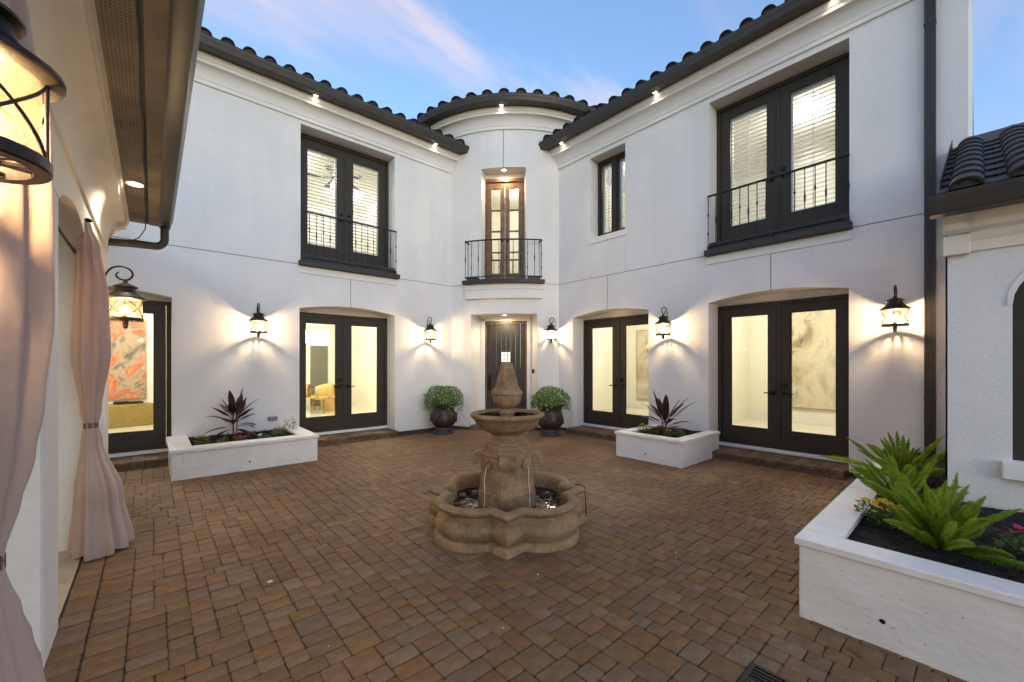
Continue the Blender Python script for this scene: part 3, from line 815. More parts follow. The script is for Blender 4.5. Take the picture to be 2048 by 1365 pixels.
# ---------------------------------------------------------------- balconies
def baluster(fr, s, n, z0, z1, kind):
    m = MB(); r = .0075
    pr = [(r, 0), (r, z1-z0)]
    kn = {0: [.36], 1: [.25, .62], 2: []}[kind]
    pts = [(0, r)]
    for k in kn:
        pts += [(k-.06, r), (k-.02, .010), (k-.012, .015), (k+.012, .015), (k+.02, .010), (k+.06, r)]
    if kind == 0: pts = [(0, r), (.38, r), (.47, .013), (.50, .016), (.53, .013), (.62, r)]
    pts += [(1, r)]
    c = fr(s, n, z0)
    m.lathe([(q, t*(z1-z0)) for t, q in pts], c, 6)
    return m
def juliet(fr, s0, s1, n, zr, zb, bow=False):
    bl = sub('balcony', house)
    m = MB()
    if bow:
        ph = [s0+(s1-s0)*k/16 for k in range(17)]
        m.sweep([(n-.02, zr-.012), (n+.02, zr-.012), (n+.02, zr+.012), (n-.02, zr+.012)], fr, ph, caps=True, closed=True)
        m.build('handrail', 'iron', bl)
        m = MB(); m.sweep([(n-.015, zb-.01), (n+.015, zb-.01), (n+.015, zb+.01), (n-.015, zb+.01)], fr, ph, caps=True, closed=True); m.build('bottom_rail', 'iron', bl)
        m = MB()
        for e in (s0, s1):
            for z in (zr, zb): m.box((e-.35, -.01, z-.012), (e+.35, n, z+.012), fr)
        m.build('return_bar', 'iron', bl)
    else:
        m.box((s0, n-.02, zr-.012), (s1, n+.02, zr+.012), fr); m.build('handrail', 'iron', bl)
        m = MB(); m.box((s0, n-.015, zb-.01), (s1, n+.015, zb+.01), fr)
        for s in (s0+.03, (s0+s1)/2, s1-.03): m.box((s-.03, n-.02, zb-.07), (s+.03, n+.02, zb-.01), fr)
        m.build('bottom_rail', 'iron', bl)
    nb = 15 if not bow else 11
    for k in range(nb+1):
        s = s0 + (s1-s0)*(k+.0)/nb if bow else s0+.01 + (s1-s0-.02)*k/nb
        baluster(fr, s, n, zb, zr, k % 2).build('baluster', 'iron', bl, smooth=True)
    if bow:
        for e in (s0, s1):
            for nn in (.05,): baluster(fr, e, nn, zb, zr, 2).build('baluster', 'iron', bl, smooth=True)
    return bl
bl = juliet(LW, 2.17, 4.12, .045, 4.56, 3.675)
m = MB(); m.bbox((2.12, -.33, 3.505), (4.18, .115, 3.60), LW, .008); m.build('ledge', 'ledge_bronze', bl)
m = MB(); m.bbox((2.165, -.33, 3.602), (4.095, .03, 3.735), LW, .006); m.build('ledge', 'ledge_bronze', bl)
bl = juliet(RW, 1.21, 3.18, .045, 4.56, 3.675)
m = MB(); m.bbox((1.18, -.31, 3.505), (3.22, .115, 3.60), RW, .008); m.build('ledge', 'ledge_bronze', bl)
m = MB(); m.bbox((1.225, -.31, 3.602), (3.165, .03, 3.735), RW, .006); m.build('ledge', 'ledge_bronze', bl)
bl = juliet(TW, -16.6, 16.6, .19, 4.52, 3.66, bow=True)
bowbox(-18.0, 18.0, -.3, .215, 3.505, 3.59).build('ledge', 'ledge_bronze', bl)
bowbox(-16.0, -11.0, .0, .18, 3.592, 3.655).build('ledge', 'ledge_bronze', bl)
bowbox(11.0, 16.0, .0, .18, 3.592, 3.655).build('ledge', 'ledge_bronze', bl)
bowbox(-10, 10, -.36, .10, 3.592, 3.62).build('ledge', 'ledge_bronze', bl)

# downspout on the right range
def ribbed(fr, s0, s1, n0, n1, z0, z1, k=5):
    m = MB(); prof = [(s0, n0)]
    for i in range(k):
        a = s0 + (s1-s0)*i/k; w_ = (s1-s0)/k
        prof += [(a+.001, n1), (a+w_*.55, n1), (a+w_*.62, n1-.008), (a+w_*.95, n1-.008)]
    prof += [(s1, n1-.008), (s1, n0)]
    m.grid([[fr(s, n, z0) for s, n in prof], [fr(s, n, z1) for s, n in prof]]); return m
ds = ribbed(RW, .36, .465, .005, .085, .45, 6.80).build('downspout', 'gutter_bronze', house)
for z_ in (1.15, 5.9): m = MB(); m.box((.355, .0, z_), (.47, .09, z_+.02), RW); m.build('strap', 'gutter_bronze', ds)

# recessed lights in the eaves
def downlight(p, energy, parent=house, r=.05, spot=140, color=(1, .84, .62)):
    m = MB(); m.lathe([(r+.018, .0), (r+.018, -.006), (r, -.008), (r, -.002)], p, 20); o = m.build('recessed_light', 'trim', parent, smooth=30)
    m = MB(); m.lathe([(r, -.004), (r*.5, -.007), (0, -.008)], p, 20); m.build('lens', 'lens', o)
    lamp('light', 'SPOT', (p[0], p[1], p[2]-.03), energy, color, o, .03, spot)
for s in (-2.2, 2.36, 4.99): downlight(LW(s, .285, 6.752), 1.3, r=.036)
for s in (1.36, 4.06, 6.43): downlight(RW(s, .285, 6.752), 1.3, r=.036)
downlight(TW(-.3, .285, 7.612), 1.3, r=.036)
downlight(TF(0, -.14, 6.30), 24, spot=165, color=(1, .74, .38)); downlight(TF(0, -.30, 2.80), 30, spot=165, color=(1, .78, .45))

# ---------------------------------------------------------------- rooms behind the glass
def room(x0, x1, y0, y1, z0, z1, open_face):
    W = MB()
    f = {'x0': [(x0,y0,z0),(x0,y1,z0),(x0,y1,z1),(x0,y0,z1)], 'x1': [(x1,y0,z0),(x1,y1,z0),(x1,y1,z1),(x1,y0,z1)],
         'y0': [(x0,y0,z0),(x1,y0,z0),(x1,y0,z1),(x0,y0,z1)], 'y1': [(x0,y1,z0),(x1,y1,z0),(x1,y1,z1),(x0,y1,z1)]}
    for k, v_ in f.items():
        if k != open_face: W.poly(v_)
    W.build('room_wall', 'room_wall', house)
    c = MB(); c.poly([(x0,y0,z1),(x1,y0,z1),(x1,y1,z1),(x0,y1,z1)]); c.build('room_ceiling', 'room_wall', house)
    c = MB(); c.poly([(x0,y0,z0),(x1,y0,z0),(x1,y1,z0),(x0,y1,z0)]); c.build('room_floor', 'room_floor', house)
    # skirting
    s = MB()
    if open_face == 'y0': s.box((x0, y1-.02, z0), (x1, y1-.003, z0+.16))
    if open_face == 'x0': s.box((x1-.02, y0, z0), (x1-.003, y1, z0+.16))
    s.build('skirting', 'trim', house)
def roomlamp(p, e):
    col_ = ROOMW if p[2] > 4 else ROOMC
    m = MB(); m.lathe([(.09, 0), (.09, -.012), (0, -.014)], (p[0], p[1], p[2]-.004), 16); o = m.build('ceiling_lamp', 'lens', house)
    lamp('light', 'POINT', (p[0], p[1], p[2]-.12), e, col_, o, .10)
E1 = 95
room(-3.6, 1.25, DL+.47, 13.7, .18, 3.1, 'y0'); roomlamp((-.4, 11.6, 3.1), E1); roomlamp((-1.8, 10.6, 3.1), E1*.7)
room(1.35, 5.25, DL+.47, 14.7, .18, 3.1, 'y0'); roomlamp((3.9, 10.8, 3.1), E1); roomlamp((2.4, 13.2, 3.1), E1*.6)
room(DR+.47, 11.7, .3, 3.95, .18, 3.1, 'x0'); roomlamp((9.6, 2.4, 3.1), E1)
room(DR+.47, 11.7, 4.05, 7.6, .18, 3.1, 'x0'); roomlamp((9.8, 5.6, 3.1), E1)
room(-1.0, 5.0, DL+.42, 13.2, 3.70, 6.42, 'y0'); roomlamp((2.2, 10.6, 6.42), 70); roomlamp((4.2, 12.0, 6.42), 45)
room(DR+.40, 11.6, .2, 4.2, 3.70, 6.42, 'x0'); roomlamp((9.4, 2.2, 6.42), 62)
room(DR+.38, 10.6, 4.3, 6.6, 3.70, 6.42, 'x0'); roomlamp((8.9, 5.3, 6.42), 30)
# landing behind the tower's upper door
b = MB()
for P in ([(-1.3, -.5, 3.6), (-1.3, -3.0, 3.6), (-1.3, -3.0, 6.35), (-1.3, -.5, 6.35)], [(1.3, -.5, 3.6), (1.3, -3.0, 3.6), (1.3, -3.0, 6.35), (1.3, -.5, 6.35)],
          [(-1.3, -3, 3.6), (1.3, -3, 3.6), (1.3, -3, 6.35), (-1.3, -3, 6.35)], [(-1.3, -.5, 6.35), (1.3, -.5, 6.35), (1.3, -3, 6.35), (-1.3, -3, 6.35)], [(-1.3, -.5, 3.6), (1.3, -.5, 3.6), (1.3, -3, 3.6), (-1.3, -3, 3.6)]):
    b.poly([TF(*p) for p in P])
b.build('room_wall', 'room_wall', house)
b = MB()
for k in range(14): b.tube([TF(-1.2+k*.18, -1.9, 3.6), TF(-1.2+k*.18, -1.9, 4.55)], .009, 5)
b.tube([TF(-1.3, -1.9, 4.56), TF(1.3, -1.9, 4.56)], .025, 6); b.build('stair_railing', 'iron', house)
roomlamp(TF(.25, -1.4, 6.35), 40)

# furniture seen through the doors
def painting(name, label, fr0, d, matn):
    # fr0: four corners; d: thickness vector towards the viewer
    t = thing(name, label, 'painting', fr0[0])
    m = MB(); m.prism([tuple(Vector(p)+Vector(d)*.05) for p in fr0], Vector(d)*.9); m.build('canvas', matn, t)
    m = MB(); c = sum((Vector(p) for p in fr0), Vector())/4
    o = [c + (Vector(p)-c)*1.012 for p in fr0]
    for i in range(4):
        j = (i+1) % 4; m.prism([tuple(Vector(fr0[i])), tuple(Vector(fr0[j])), tuple(o[j]), tuple(o[i])], Vector(d)*1.1)
    m.build('frame', 'brass_cube', t)
painting('painting', 'coral and grey abstract painting behind the leftmost glass door', [(-1.85, 13.69, .75), (-.13, 13.69, .75), (-.13, 13.69, 2.66), (-1.85, 13.69, 2.66)], (0, -.05, 0), 'canvas_coral')
painting('painting', 'large taupe abstract painting behind the right-hand leaf of the rightmost glass doors', [(11.69, 1.85, .55), (11.69, 3.1, .55), (11.69, 3.1, 2.9), (11.69, 1.85, 2.9)], (-.05, 0, 0), 'canvas_taupe')
painting('painting', 'tall tan abstract painting behind the glass doors beside the small planter', [(11.69, 5.75, .5), (11.69, 7.22, .5), (11.69, 7.22, 2.65), (11.69, 5.75, 2.65)], (-.05, 0, 0), 'canvas_taupe')
t = thing('cube_table', 'low gold cube table below the coral painting', 'table', (-.45, 12.9, .18))
Mr = Matrix.Rotation(rad(12), 4, 'Z')
fr_ = rot_at((-.45, 12.9, 0), rad(20))
m = MB(); m.bbox((-.42, -.3, .18), (.42, .3, .68), fr_, .01); m.build('top_block', 'brass_cube', t)
m = MB(); m.bbox((-.2, -.1, .682), (.28, .1, .73), fr_, .01); m.bbox((-.22, -.12, .731), (.0, .0, .75), fr_, .004); m.build('tray', 'black', None, origin=(-.45, 12.9, .682), label='black tray on the gold cube table', category='tray')
# dining set
t = thing('dining_table', 'dark dining table with block base behind the left double doors', 'table', (4.15, 13.0, .18))
m = MB(); m.bbox((3.55, 12.75, .90), (4.30, 13.9, .96)); m.build('tabletop', 'table_dark', t)
m = MB(); m.bbox((3.9, 12.95, .18), (4.2, 13.4, .898)); m.build('base', 'chair_tan', t)
def dining_chair(c, a, label, nm='dining_chair'):
    t = thing(nm, label, 'chair', (c[0], c[1], .18), group='dining chairs')
    f = rot_at((c[0], c[1], .18), a)
    m = MB(); m.bbox((-.25, -.25, .42), (.25, .25, .50), f, .02); m.build('seat', 'chair_tan', t)
    m = MB(); rows = []
    for k in range(11):
        an = rad(-100+20*k); rows.append([f(.27*math.sin(an), .26*math.cos(an), z) for z in (.40, .62 + .0*k, .78+.08*math.cos(an))])
    rows2 = [[tuple(Vector(p)*1) for p in r] for r in rows]
    m.grid(rows)
    o = m.build('backrest', 'chair_tan', t, smooth=True); md = o.modifiers.new('solid', 'SOLIDIFY'); md.thickness = .035
    for sx in (-.2, .2):
        for sy in (-.2, .2):
            m = MB(); m.tube([f(sx, sy, .43), f(sx*1.15, sy*1.15, 0)], lambda q: .018-.006*q, 6); m.build('leg', 'brass_cube', t)
dining_chair((3.72, 12.5), rad(205), 'tan curved-back dining chair standing in front of the dining table')
dining_chair((3.45, 13.6), rad(110), 'tan dining chair at the left of the dining table, behind the other')
t = thing('chandelier', 'rectangular glass chandelier hanging on a brass rod behind the left double doors', 'chandelier', (3.25, 12.2, 2.1))
m = MB(); m.tube([(3.25, 12.2, 3.1), (3.25, 12.2, 2.55)], .012); m.build('rod', 'brass', t)
m = MB(); m.box((2.9, 12.1, 2.53), (3.75, 12.3, 2.55)); m.build('frame', 'brass', t)
for k in range(9):
    m = MB(); m.bbox((2.91+k*.093, 12.12, 2.16), (2.99+k*.093, 12.28, 2.525), None, .01); m.build('glass_rod', 'chandelier_glass', t)
lamp('light', 'POINT', (3.3, 12.2, 2.05), 14, ROOMC, t, .1)
m = MB(); m.bbox((3.95, 14.66, .18), (4.50, 14.69, 2.2)); m.build('inner_door', 'panel_grey', house)
t = thing('iron_door', 'arched black wrought-iron door seen at the right edge of the left double doors', 'door', (5.2, 11.9, .18))
m = MB()
P = [(5.22, 11.45, .3), (5.22, 11.45, 2.1)] + [(5.22, 11.8-.35*math.cos(rad(a)), 2.1+.35*math.sin(rad(a))) for a in range(15, 180, 15)] + [(5.22, 12.15, 2.1), (5.22, 12.15, .3), (5.22, 11.45, .3)]
m.tube(P, .03, 6)
m.tube([(p[0], 11.8+(p[1]-11.8)*.78, p[2]*.96+.05) for p in P], .012, 6); m.build('frame', 'iron', t)
m = MB()
for zc in (.6, 1.1, 1.6, 2.1):
    for sg in (-1, 1): m.tube([(5.22, 11.8+sg*(.02+.09*(a/360))*math.cos(rad(a)) + sg*.1, zc+(.02+.11*(a/360))*math.sin(rad(a))) for a in range(0, 540, 30)], .008, 5)
m.tube([(5.22, 11.8, .3), (5.22, 11.8, 2.4)], .012, 5); m.build('scrollwork', 'iron', t)
# ceiling fan upstairs
t = thing('ceiling_fan', 'dark ceiling fan with lights behind the upper left shutters', 'ceiling fan', (3.35, 10.3, 6.05))
m = MB(); m.tube([(3.35, 10.3, 6.41), (3.35, 10.3, 6.12)], .015); m.lathe([(0, 6.0), (.10, 6.03), (.11, 6.10), (.05, 6.15), (0, 6.16)], (3.35, 10.3, 0), 16); m.build('motor', 'fan_dark', t)
for k in range(5):
    f = rot_at((3.35, 10.3, 0), rad(72*k+20)); m = MB(); m.bbox((.1, -.06, 6.075), (.68, .075, 6.085), f, .003); m.build('blade', 'fan_dark', t)
for k in range(3):
    f = rot_at((3.35, 10.3, 0), rad(120*k)); m = MB(); m.lathe([(.05, 0), (.04, .05), (.015, .08)], f(.10, 0, 5.92), 10); m.build('lamp_shade', 'lens', t)

# ================================================================= LOW WING at the right
lw = thing('low_wing', 'single-storey white stucco wing with black tile roof at the right edge', 'house wing', (5.05, .19, 0))
XW, YW = 5.05, .19
def WW(s, n, z): return (XW - n, s, z)
AW0, AW1, AZ0, AZS = -1.35, -.17, .84, 2.06
b = MB(); hw = (AW1-AW0)/2; cw_ = (AW0+AW1)/2
arcp = [(cw_ + hw*math.cos(rad(a)), AZS + hw*.75*math.sin(rad(a))) for a in range(180, -1, -10)]
b.poly([WW(s, 0, z) for s, z in [(-2.6, -.1), (YW, -.1), (YW, 2.9), (cw_, 2.9), (cw_, arcp[9][1])] + arcp[10:] + [(AW1, AZ0), (AW0, AZ0)] + arcp[:1] + [(AW0, AZS), (-2.6, AZS)]][:-0 or None] if False else [WW(s, 0, z) for s, z in [(AW1, -.1), (YW, -.1), (YW, 2.9), (cw_, 2.9)] + arcp[9:] ])
b.poly([WW(s, 0, z) for s, z in [(-2.6, -.1), (AW0, -.1)] + arcp[:10] + [(cw_, 2.9), (-2.6, 2.9)]])
b.poly([WW(s, 0, z) for s, z in [(AW0, -.1), (AW1, -.1), (AW1, AZ0), (AW0, AZ0)]])
e = [(AW0, AZ0)] + arcp + [(AW1, AZ0)]
b.grid([[WW(s, 0, z) for s, z in e], [WW(s, -.14, z) for s, z in e]])
b.box((XW, YW-.012, -.1), (DR-.005, YW, 2.95))
b.build('wall', 'stucco', lw)
wn_ = sub('arched_window', lw)
m = MB(); e2 = [(cw_+(s-cw_)*.86, AZ0+(z-AZ0)*.94+.03) for s, z in e]; e3 = [(cw_+(s-cw_)*.78, AZ0+(z-AZ0)*.90+.05) for s, z in e]
m.grid([[WW(s, -.10, z) for s, z in e], [WW(s, -.10, z) for s, z in e2], [WW(s, -.12, z) for s, z in e2], [WW(s, -.12, z) for s, z in e3], [WW(s, -.15, z) for s, z in e3]]); m.box((AW0, -.15, AZ0), (AW1, -.09, AZ0+.1), WW); m.build('frame', 'door_bronze', wn_)
m = MB(); m.poly([WW(s, -.14, z) for s, z in e3]); m.build('pane', 'glass', wn_)
m = MB(); m.poly([WW(s, -.30, z) for s, z in [(AW0, AZ0), (AW0, 2.6), (AW1, 2.6), (AW1, AZ0)]]); m.build('black_backing', 'black', wn_)  # flat black sheet stands in for the room behind the arched pane
m = MB(); m.bbox((AW0-.05, -.1, AZ0-.14), (AW1+.055, .07, AZ0-.004), WW, .008); m.build('sill', 'trim', wn_)
m = MB(); eo = [(cw_+(s-cw_)*1.05, z+(.03 if z > AZS else 0)) for s, z in arcp]
m.grid([[WW(s, .012, z) for s, z in arcp], [WW(s, .012, z) for s, z in eo], [WW(s, 0, z) for s, z in eo]]); m.build('arch_trim', 'trim', wn_)
CW2 = [(.0, 2.52), (.02, 2.52), (.025, 2.60), (.035, 2.62), (.05, 2.67), (.085, 2.70), (.10, 2.75), (.14, 2.79), (.17, 2.81), (.17, 2.83)]
m = MB(); m.sweep(CW2, WW, [-2.6, YW-.14]); m.build('cornice', 'porch_cream', lw)
m = MB(); m.bbox((YW-.14, .002, 2.50), (YW+.012, .06, 2.66), WW, .006); m.sweep([(n+.025, z) for n, z in CW2[4:]], WW, [YW-.14, YW+.01], caps=True); m.build('cornice_block', 'porch_cream', lw)
gb = [(.17, 2.83), (.175, 2.80), (.30, 2.80), (.315, 2.83), (.32, 2.86), (.345, 2.91), (.35, 2.945), (.335, 2.945)]
m = MB(); m.sweep(gb + [(n-.006, z+.004) for n, z in gb[::-1]], WW, [-2.6, .27], caps=True, closed=True); m.poly([WW(.268, n, z) for n, z in gb + [(.17, 2.945)]]); m.build('gutter', 'gutter_bronze', lw, smooth=40)
rf = sub('roof', lw); pz = math.atan(.5)
TMS, TMSB = tile_mesh(ln=.40)
st = MB()
for r in range(9):
    for k in range(9):
        s = .07 - k*.31
        p = WW(s, .31 - r*.30*math.cos(pz), 2.975 + r*.30*math.sin(pz))
        if s > -.1 and p[0] > DR-.35: continue
        if k < 4: inst(TM if r == 0 else TM2, 'roof_tile', rf, (p[0], p[1], p[2]-.005), (pz-.06, 0, -math.pi/2), (1, .86, .98))
        else:
            Mx = Matrix.Translation(p) @ Matrix.Rotation(-math.pi/2, 4, 'Z') @ Matrix.Rotation(pz, 4, 'X'); st.add([tuple(Mx @ Vector(q)) for q in TMB2.v], TMB2.f)
st.build('roof_tiling', 'tile', rf, smooth=50, kind='stuff')
m = MB(); m.poly([WW(.2, .28, 2.93), WW(-2.6, .28, 2.93), WW(-2.6, -3.0, 2.93+3.28*.5), WW(.08, -3.0, 2.93+3.28*.5), WW(.2, -2.38, 2.93+2.66*.5)]); m.build('roof_deck', 'tile', lw)
m = MB(); fl = lambda n: 2.93+(.28-n)*.5
m.prism([WW(.215, .1, fl(.1)), WW(.215, -2.3, fl(-2.3)), WW(.215, -2.3, fl(-2.3)+.12), WW(.215, .1, fl(.1)+.12)], (0, .008, 0)); m.build('flashing', 'gutter_bronze', lw)

# ================================================================= PORCH at the left
po = thing('porch', 'covered porch with white columns and brown perforated eave at the left edge', 'porch', (-.43, 3.5, 0))
PX0, PX1 = -.88, -.43
cols = [(1.1, 1.68), (3.25, 3.70), (5.15, 5.72), (7.0, 7.45)]
for y0, y1 in cols:
    m = MB(); m.bbox((PX0, y0, -.02), (PX1, y1, 2.62), None, .012); m.build('column', 'stucco', po)
m = MB(); PZ = 3.02
prev = -1.5
for (a0, a1), (b0, b1) in zip([(-1.6, -.9)]+cols, cols):
    pts = [(a1 + (b0-a1)*k/12, 2.60 + .17*math.sin(math.pi*k/12)**.7 if 0 < k < 12 else 2.60) for k in range(13)]
    for x in (PX0, PX1): m.poly([(x, y, z) for y, z in pts] + [(x, b0, PZ+.4), (x, a1, PZ+.4)])
    m.grid([[(PX0, y, z) for y, z in pts], [(PX1, y, z) for y, z in pts]])
for y0, y1 in cols: m.box((PX0, y0, 2.621), (PX1, y1, PZ+.4))
m.build('beam', 'porch_cream', po)
def PW(s, n, z): return (PX1 + n, s, z)
CP = [(0, 2.97), (.02, 2.975), (.02, 3.01)] + [(.02 + .15*(1-math.cos(t*math.pi/2/6)), 3.01 + .27*math.sin(t*math.pi/2/6)) for t in range(1, 7)] + [(.185, 3.29), (.185, 3.34), (.20, 3.345), (.215, 3.40)]
m = MB(); m.sweep(CP, PW, [-1.6, 7.08]); m.poly([PW(7.08, n, z) for n, z in CP + [(0, 3.40)]]); m.build('crown_moulding', 'porch_cream', po, smooth=30)
# perforated soffit panels
sp = sub('soffit', po)
m = MB()
y = -1.6
while y < 7.0:
    y1 = min(y+.305, 7.08)
    m = MB(); m.box((PX1+.20, y+.001, 3.398), (PX1+.375, y1-.001, 3.41)); m.build('soffit_panel', 'soffit', sp)
    m = MB(); m.box((PX1+.395, y+.001, 3.394), (PX1+.50, y1-.001, 3.41)); m.build('soffit_panel', 'soffit', sp)
    y = y1
m = MB()
y = 0.4
while y < 6.95:
    for k in range(7):
        x = PX1 + .235 + k*.018
        m.poly([(x-.0035, y-.006, 3.3972), (x+.0035, y-.006, 3.3972), (x+.0035, y+.006, 3.3972), (x-.0035, y+.006, 3.3972)])
    y += .028
m.build('perforation', 'black', sp, kind='stuff')
m = MB(); m.box((PX1+.375, -1.6, 3.402), (PX1+.395, 7.08, 3.41)); m.build('gap', 'black', sp)
m = MB(); m.tube([(PX1+.372 + .004*math.sin(k*1.7), -1.6+k*.3, 3.388+.004*math.sin(k*2.3)) for k in range(29)] + [(PX1+.36, 7.12, 3.34), (PX1+.30, 7.2, 3.24), (PX1+.20, 7.25, 3.17), (PX1+.12, 7.25, 3.11)], .006, 5); m.build('cable', 'black', po, smooth=True)
gp_ = [(.50, 3.41), (.50, 3.385), (.515, 3.378), (.60, 3.378), (.612, 3.40), (.615, 3.43), (.635, 3.48), (.64, 3.52), (.625, 3.52)]
m = MB(); m.sweep(gp_ + [(n-.005, z+.003) for n, z in gp_[::-1]], PW, [-1.6, 7.12], caps=True, closed=True); m.poly([PW(7.118, n, z) for n, z in gp_ + [(.5, 3.52)]]); m.build('gutter', 'gutter_bronze', po, smooth=40)
# porch roof over everything
m = MB(); m.poly([(PX1+.58, -1.6, 3.52), (PX1+.58, 7.1, 3.52), (-3.6, 7.1, 5.0), (-3.6, -1.6, 5.0)]); m.poly([(PX1+.58, 7.1, 3.52), (-3.6, 7.1, 5.0), (-3.6, 7.1, 3.42), (PX1+.58, 7.1, 3.42)])
m.build('roof', 'tile', po)
# downspout elbow at the far end
def rib_tube(pts, wx, wz, name):
    m = MB(); pts = [Vector(p) for p in pts]; rows = []
    for i, p in enumerate(pts):
        t = (pts[min(i+1, len(pts)-1)]-pts[max(i-1, 0)]).normalized(); side = Vector((0, 1, 0)); nn = t.cross(side).normalized()
        prof = []
        for k in range(20):
            a = 2*math.pi*k/20; q = (abs(math.cos(a))**4+abs(math.sin(a))**4)**-.25
            rb = 1 + (.05 if k % 2 else -.03)
            prof.append(tuple(p + side*(wx*q*rb*math.cos(a)) + nn*(wz*q*rb*math.sin(a))))
        rows.append(prof)
    m.grid(rows, closed=True, cap=True); return m
E0 = (PX1+.55, 7.03)
pts = [(E0[0], E0[1], 3.40), (E0[0], E0[1], 3.22)] + [(E0[0]-.10*(1-math.cos(rad(a))), E0[1], 3.22-.10*math.sin(rad(a))) for a in (15, 30, 45, 60, 75, 88)] + [(E0[0]-.30, E0[1], 3.112), (PX1-.02, E0[1], 3.09)]
rib_tube(pts, .042, .042, 'd').build('downspout', 'gutter_bronze', po, smooth=30)
downlight((PX1+.30, 5.56, 3.398), 30, po, r=.06)
# porch floor, back wall, ceiling
m = MB(); m.box((-3.4, -1.6, -.03), (-.435, 7.6, -.002))
pf = m.build('porch_floor', 'sand', po)
for i in range(5):
    for j in range(14):
        t_ = MB(); t_.bbox((-.44-(i+1)*.6+.003, -1.0+j*.6+.003, -.002), (-.44-i*.6-.003, -1.0+(j+1)*.6-.003, .004), None, .002)
        if i < 3: t_.build('floor_tile', 'travertine', po)
m = MB(); m.poly([(-3.4, -1.6, 0), (-3.4, 7.6, 0), (-3.4, 7.6, 3.4), (-3.4, -1.6, 3.4)]); m.build('back_wall', 'stucco', po)
m = MB(); m.poly([(-3.4, -1.6, 3.05), (PX0, -1.6, 3.05), (PX0, 7.6, 3.05), (-3.4, 7.6, 3.05)]); m.build('ceiling', 'porch_cream', po)
downlight((-1.7, 4.45, 3.045), 26, po, r=.07)
downlight((-1.7, 2.4, 3.045), 26, po, r=.07)
# curtain rods
for y0, y1 in ((1.68, 3.25), (3.70, 5.15)):
    m = MB(); m.tube([(-.50, y0, 2.56), (-.50, y1, 2.56)], .012, 8); m.build('curtain_rod', 'iron', po, smooth=True)

# ---------------------------------------------------------------- curtains
def curtain(label, keys, folds, seed, loc, ntop=90):
    # keys: (z, cx, cy, rx, ry): a bunch of cloth with ruffled closed section
    t = thing('curtain', label, 'curtain', loc, group='porch curtains')
    rr = random.Random(seed); ph = [rr.uniform(0, 6.28) for _ in range(4)]; am = [rr.uniform(.6, 1) for _ in range(4)]
    rows = []; nz = 60
    keys = sorted(keys)
    zs = [keys[0][0] + (keys[-1][0]-keys[0][0])*k/nz for k in range(nz+1)]
    def lerp(z):
        for a, b_ in zip(keys, keys[1:]):
            if a[0] <= z <= b_[0]+1e-9:
                q = (z-a[0])/(b_[0]-a[0]); q = q*q*(3-2*q)
                return [x+(y-x)*q for x, y in zip(a, b_)]
        return keys[-1]
    for z in zs:
        _, cx, cy, rx, ry = lerp(z); row = []
        for k in range(ntop):
            a = 2*math.pi*k/ntop
            rf_ = .80 + .11*am[0]*math.sin(folds*a+ph[0]+.35*math.sin(z*2)) + .06*am[1]*math.sin((folds*1.7)//1*a+ph[1]+z*.5) + .035*math.sin(3*a+ph[2])
            row.append((cx+rx*rf_*math.cos(a)*1.1, cy+ry*rf_*math.sin(a)*1.1, z + (.012*math.sin(5*a) if z == zs[0] else 0)))
        rows.append(row)
    m = MB(); m.grid(rows, closed=True); m.poly(rows[-1])
    m.build('cloth', 'curtain', t, smooth=True)
    zt = min(keys, key=lambda k: k[3])
    return t, lerp
def tieband(t, lerp, z):
    _, cx, cy, rx, ry = lerp(z); m = MB()
    rows = []
    for dz in (-.022, -.02, .02, .022):
        q = .93 if abs(dz) < .021 else .86
        rows.append([(cx+rx*q*1.1*math.cos(2*math.pi*k/24), cy+ry*q*1.1*math.sin(2*math.pi*k/24), z+dz) for k in range(24)])
    m.grid(rows, closed=True); m.build('tie_band', 'tie_leather', t, smooth=30)
t, lp = curtain('pale pink curtain tied back at the far column, reaching the paving', [(.015, -.33, 4.99, .20, .27), (.45, -.35, 5.01, .15, .19), (.95, -.395, 5.05, .065, .075), (1.07, -.40, 5.05, .045, .052), (1.2, -.40, 5.05, .065, .075), (1.7, -.395, 5.03, .12, .10), (2.2, -.39, 5.03, .105, .11), (2.6, -.41, 5.03, .075, .09), (2.80, -.43, 5.03, .035, .05)], 9, 2, (-.37, 5.02, 0))
tieband(t, lp, 1.07)
m = MB()
m.lathe([(0, -.02), (.022, -.012), (.028, 0), (.022, .012), (0, .02)], (-.41, 5.0, 2.82), 10); m.tube([(-.43, 5.16, 2.83), (-.41, 5.0, 2.82)], .008, 6); m.build('hook', 'iron', t, smooth=True)
t, lp = curtain('pale pink curtain at the left edge in the foreground, behind the big lantern', [(0.015, -.365, 1.86, 0.2, 0.2), (0.4, -.365, 1.86, 0.175, 0.175), (0.69, -.365, 1.86, 0.125, 0.125), (0.775, -.365, 1.86, 0.106, 0.106), (0.885, -.365, 1.86, 0.08, 0.08), (0.99, -.365, 1.86, 0.05, 0.05), (1.03, -.365, 1.86, 0.045, 0.045), (1.08, -.365, 1.86, 0.052, 0.052), (1.18, -.365, 1.86, 0.078, 0.078), (1.33, -.365, 1.86, 0.11, 0.11), (1.48, -.365, 1.86, 0.13, 0.13), (1.75, -.365, 1.86, 0.15, 0.15), (2.3, -.365, 1.86, 0.145, 0.145), (2.62, -.365, 1.86, 0.1, 0.1), (2.8, -.365, 1.86, 0.05, 0.05)], 8, 5, (-.385, 1.8, 0), 120)
tieband(t, lp, 1.03)

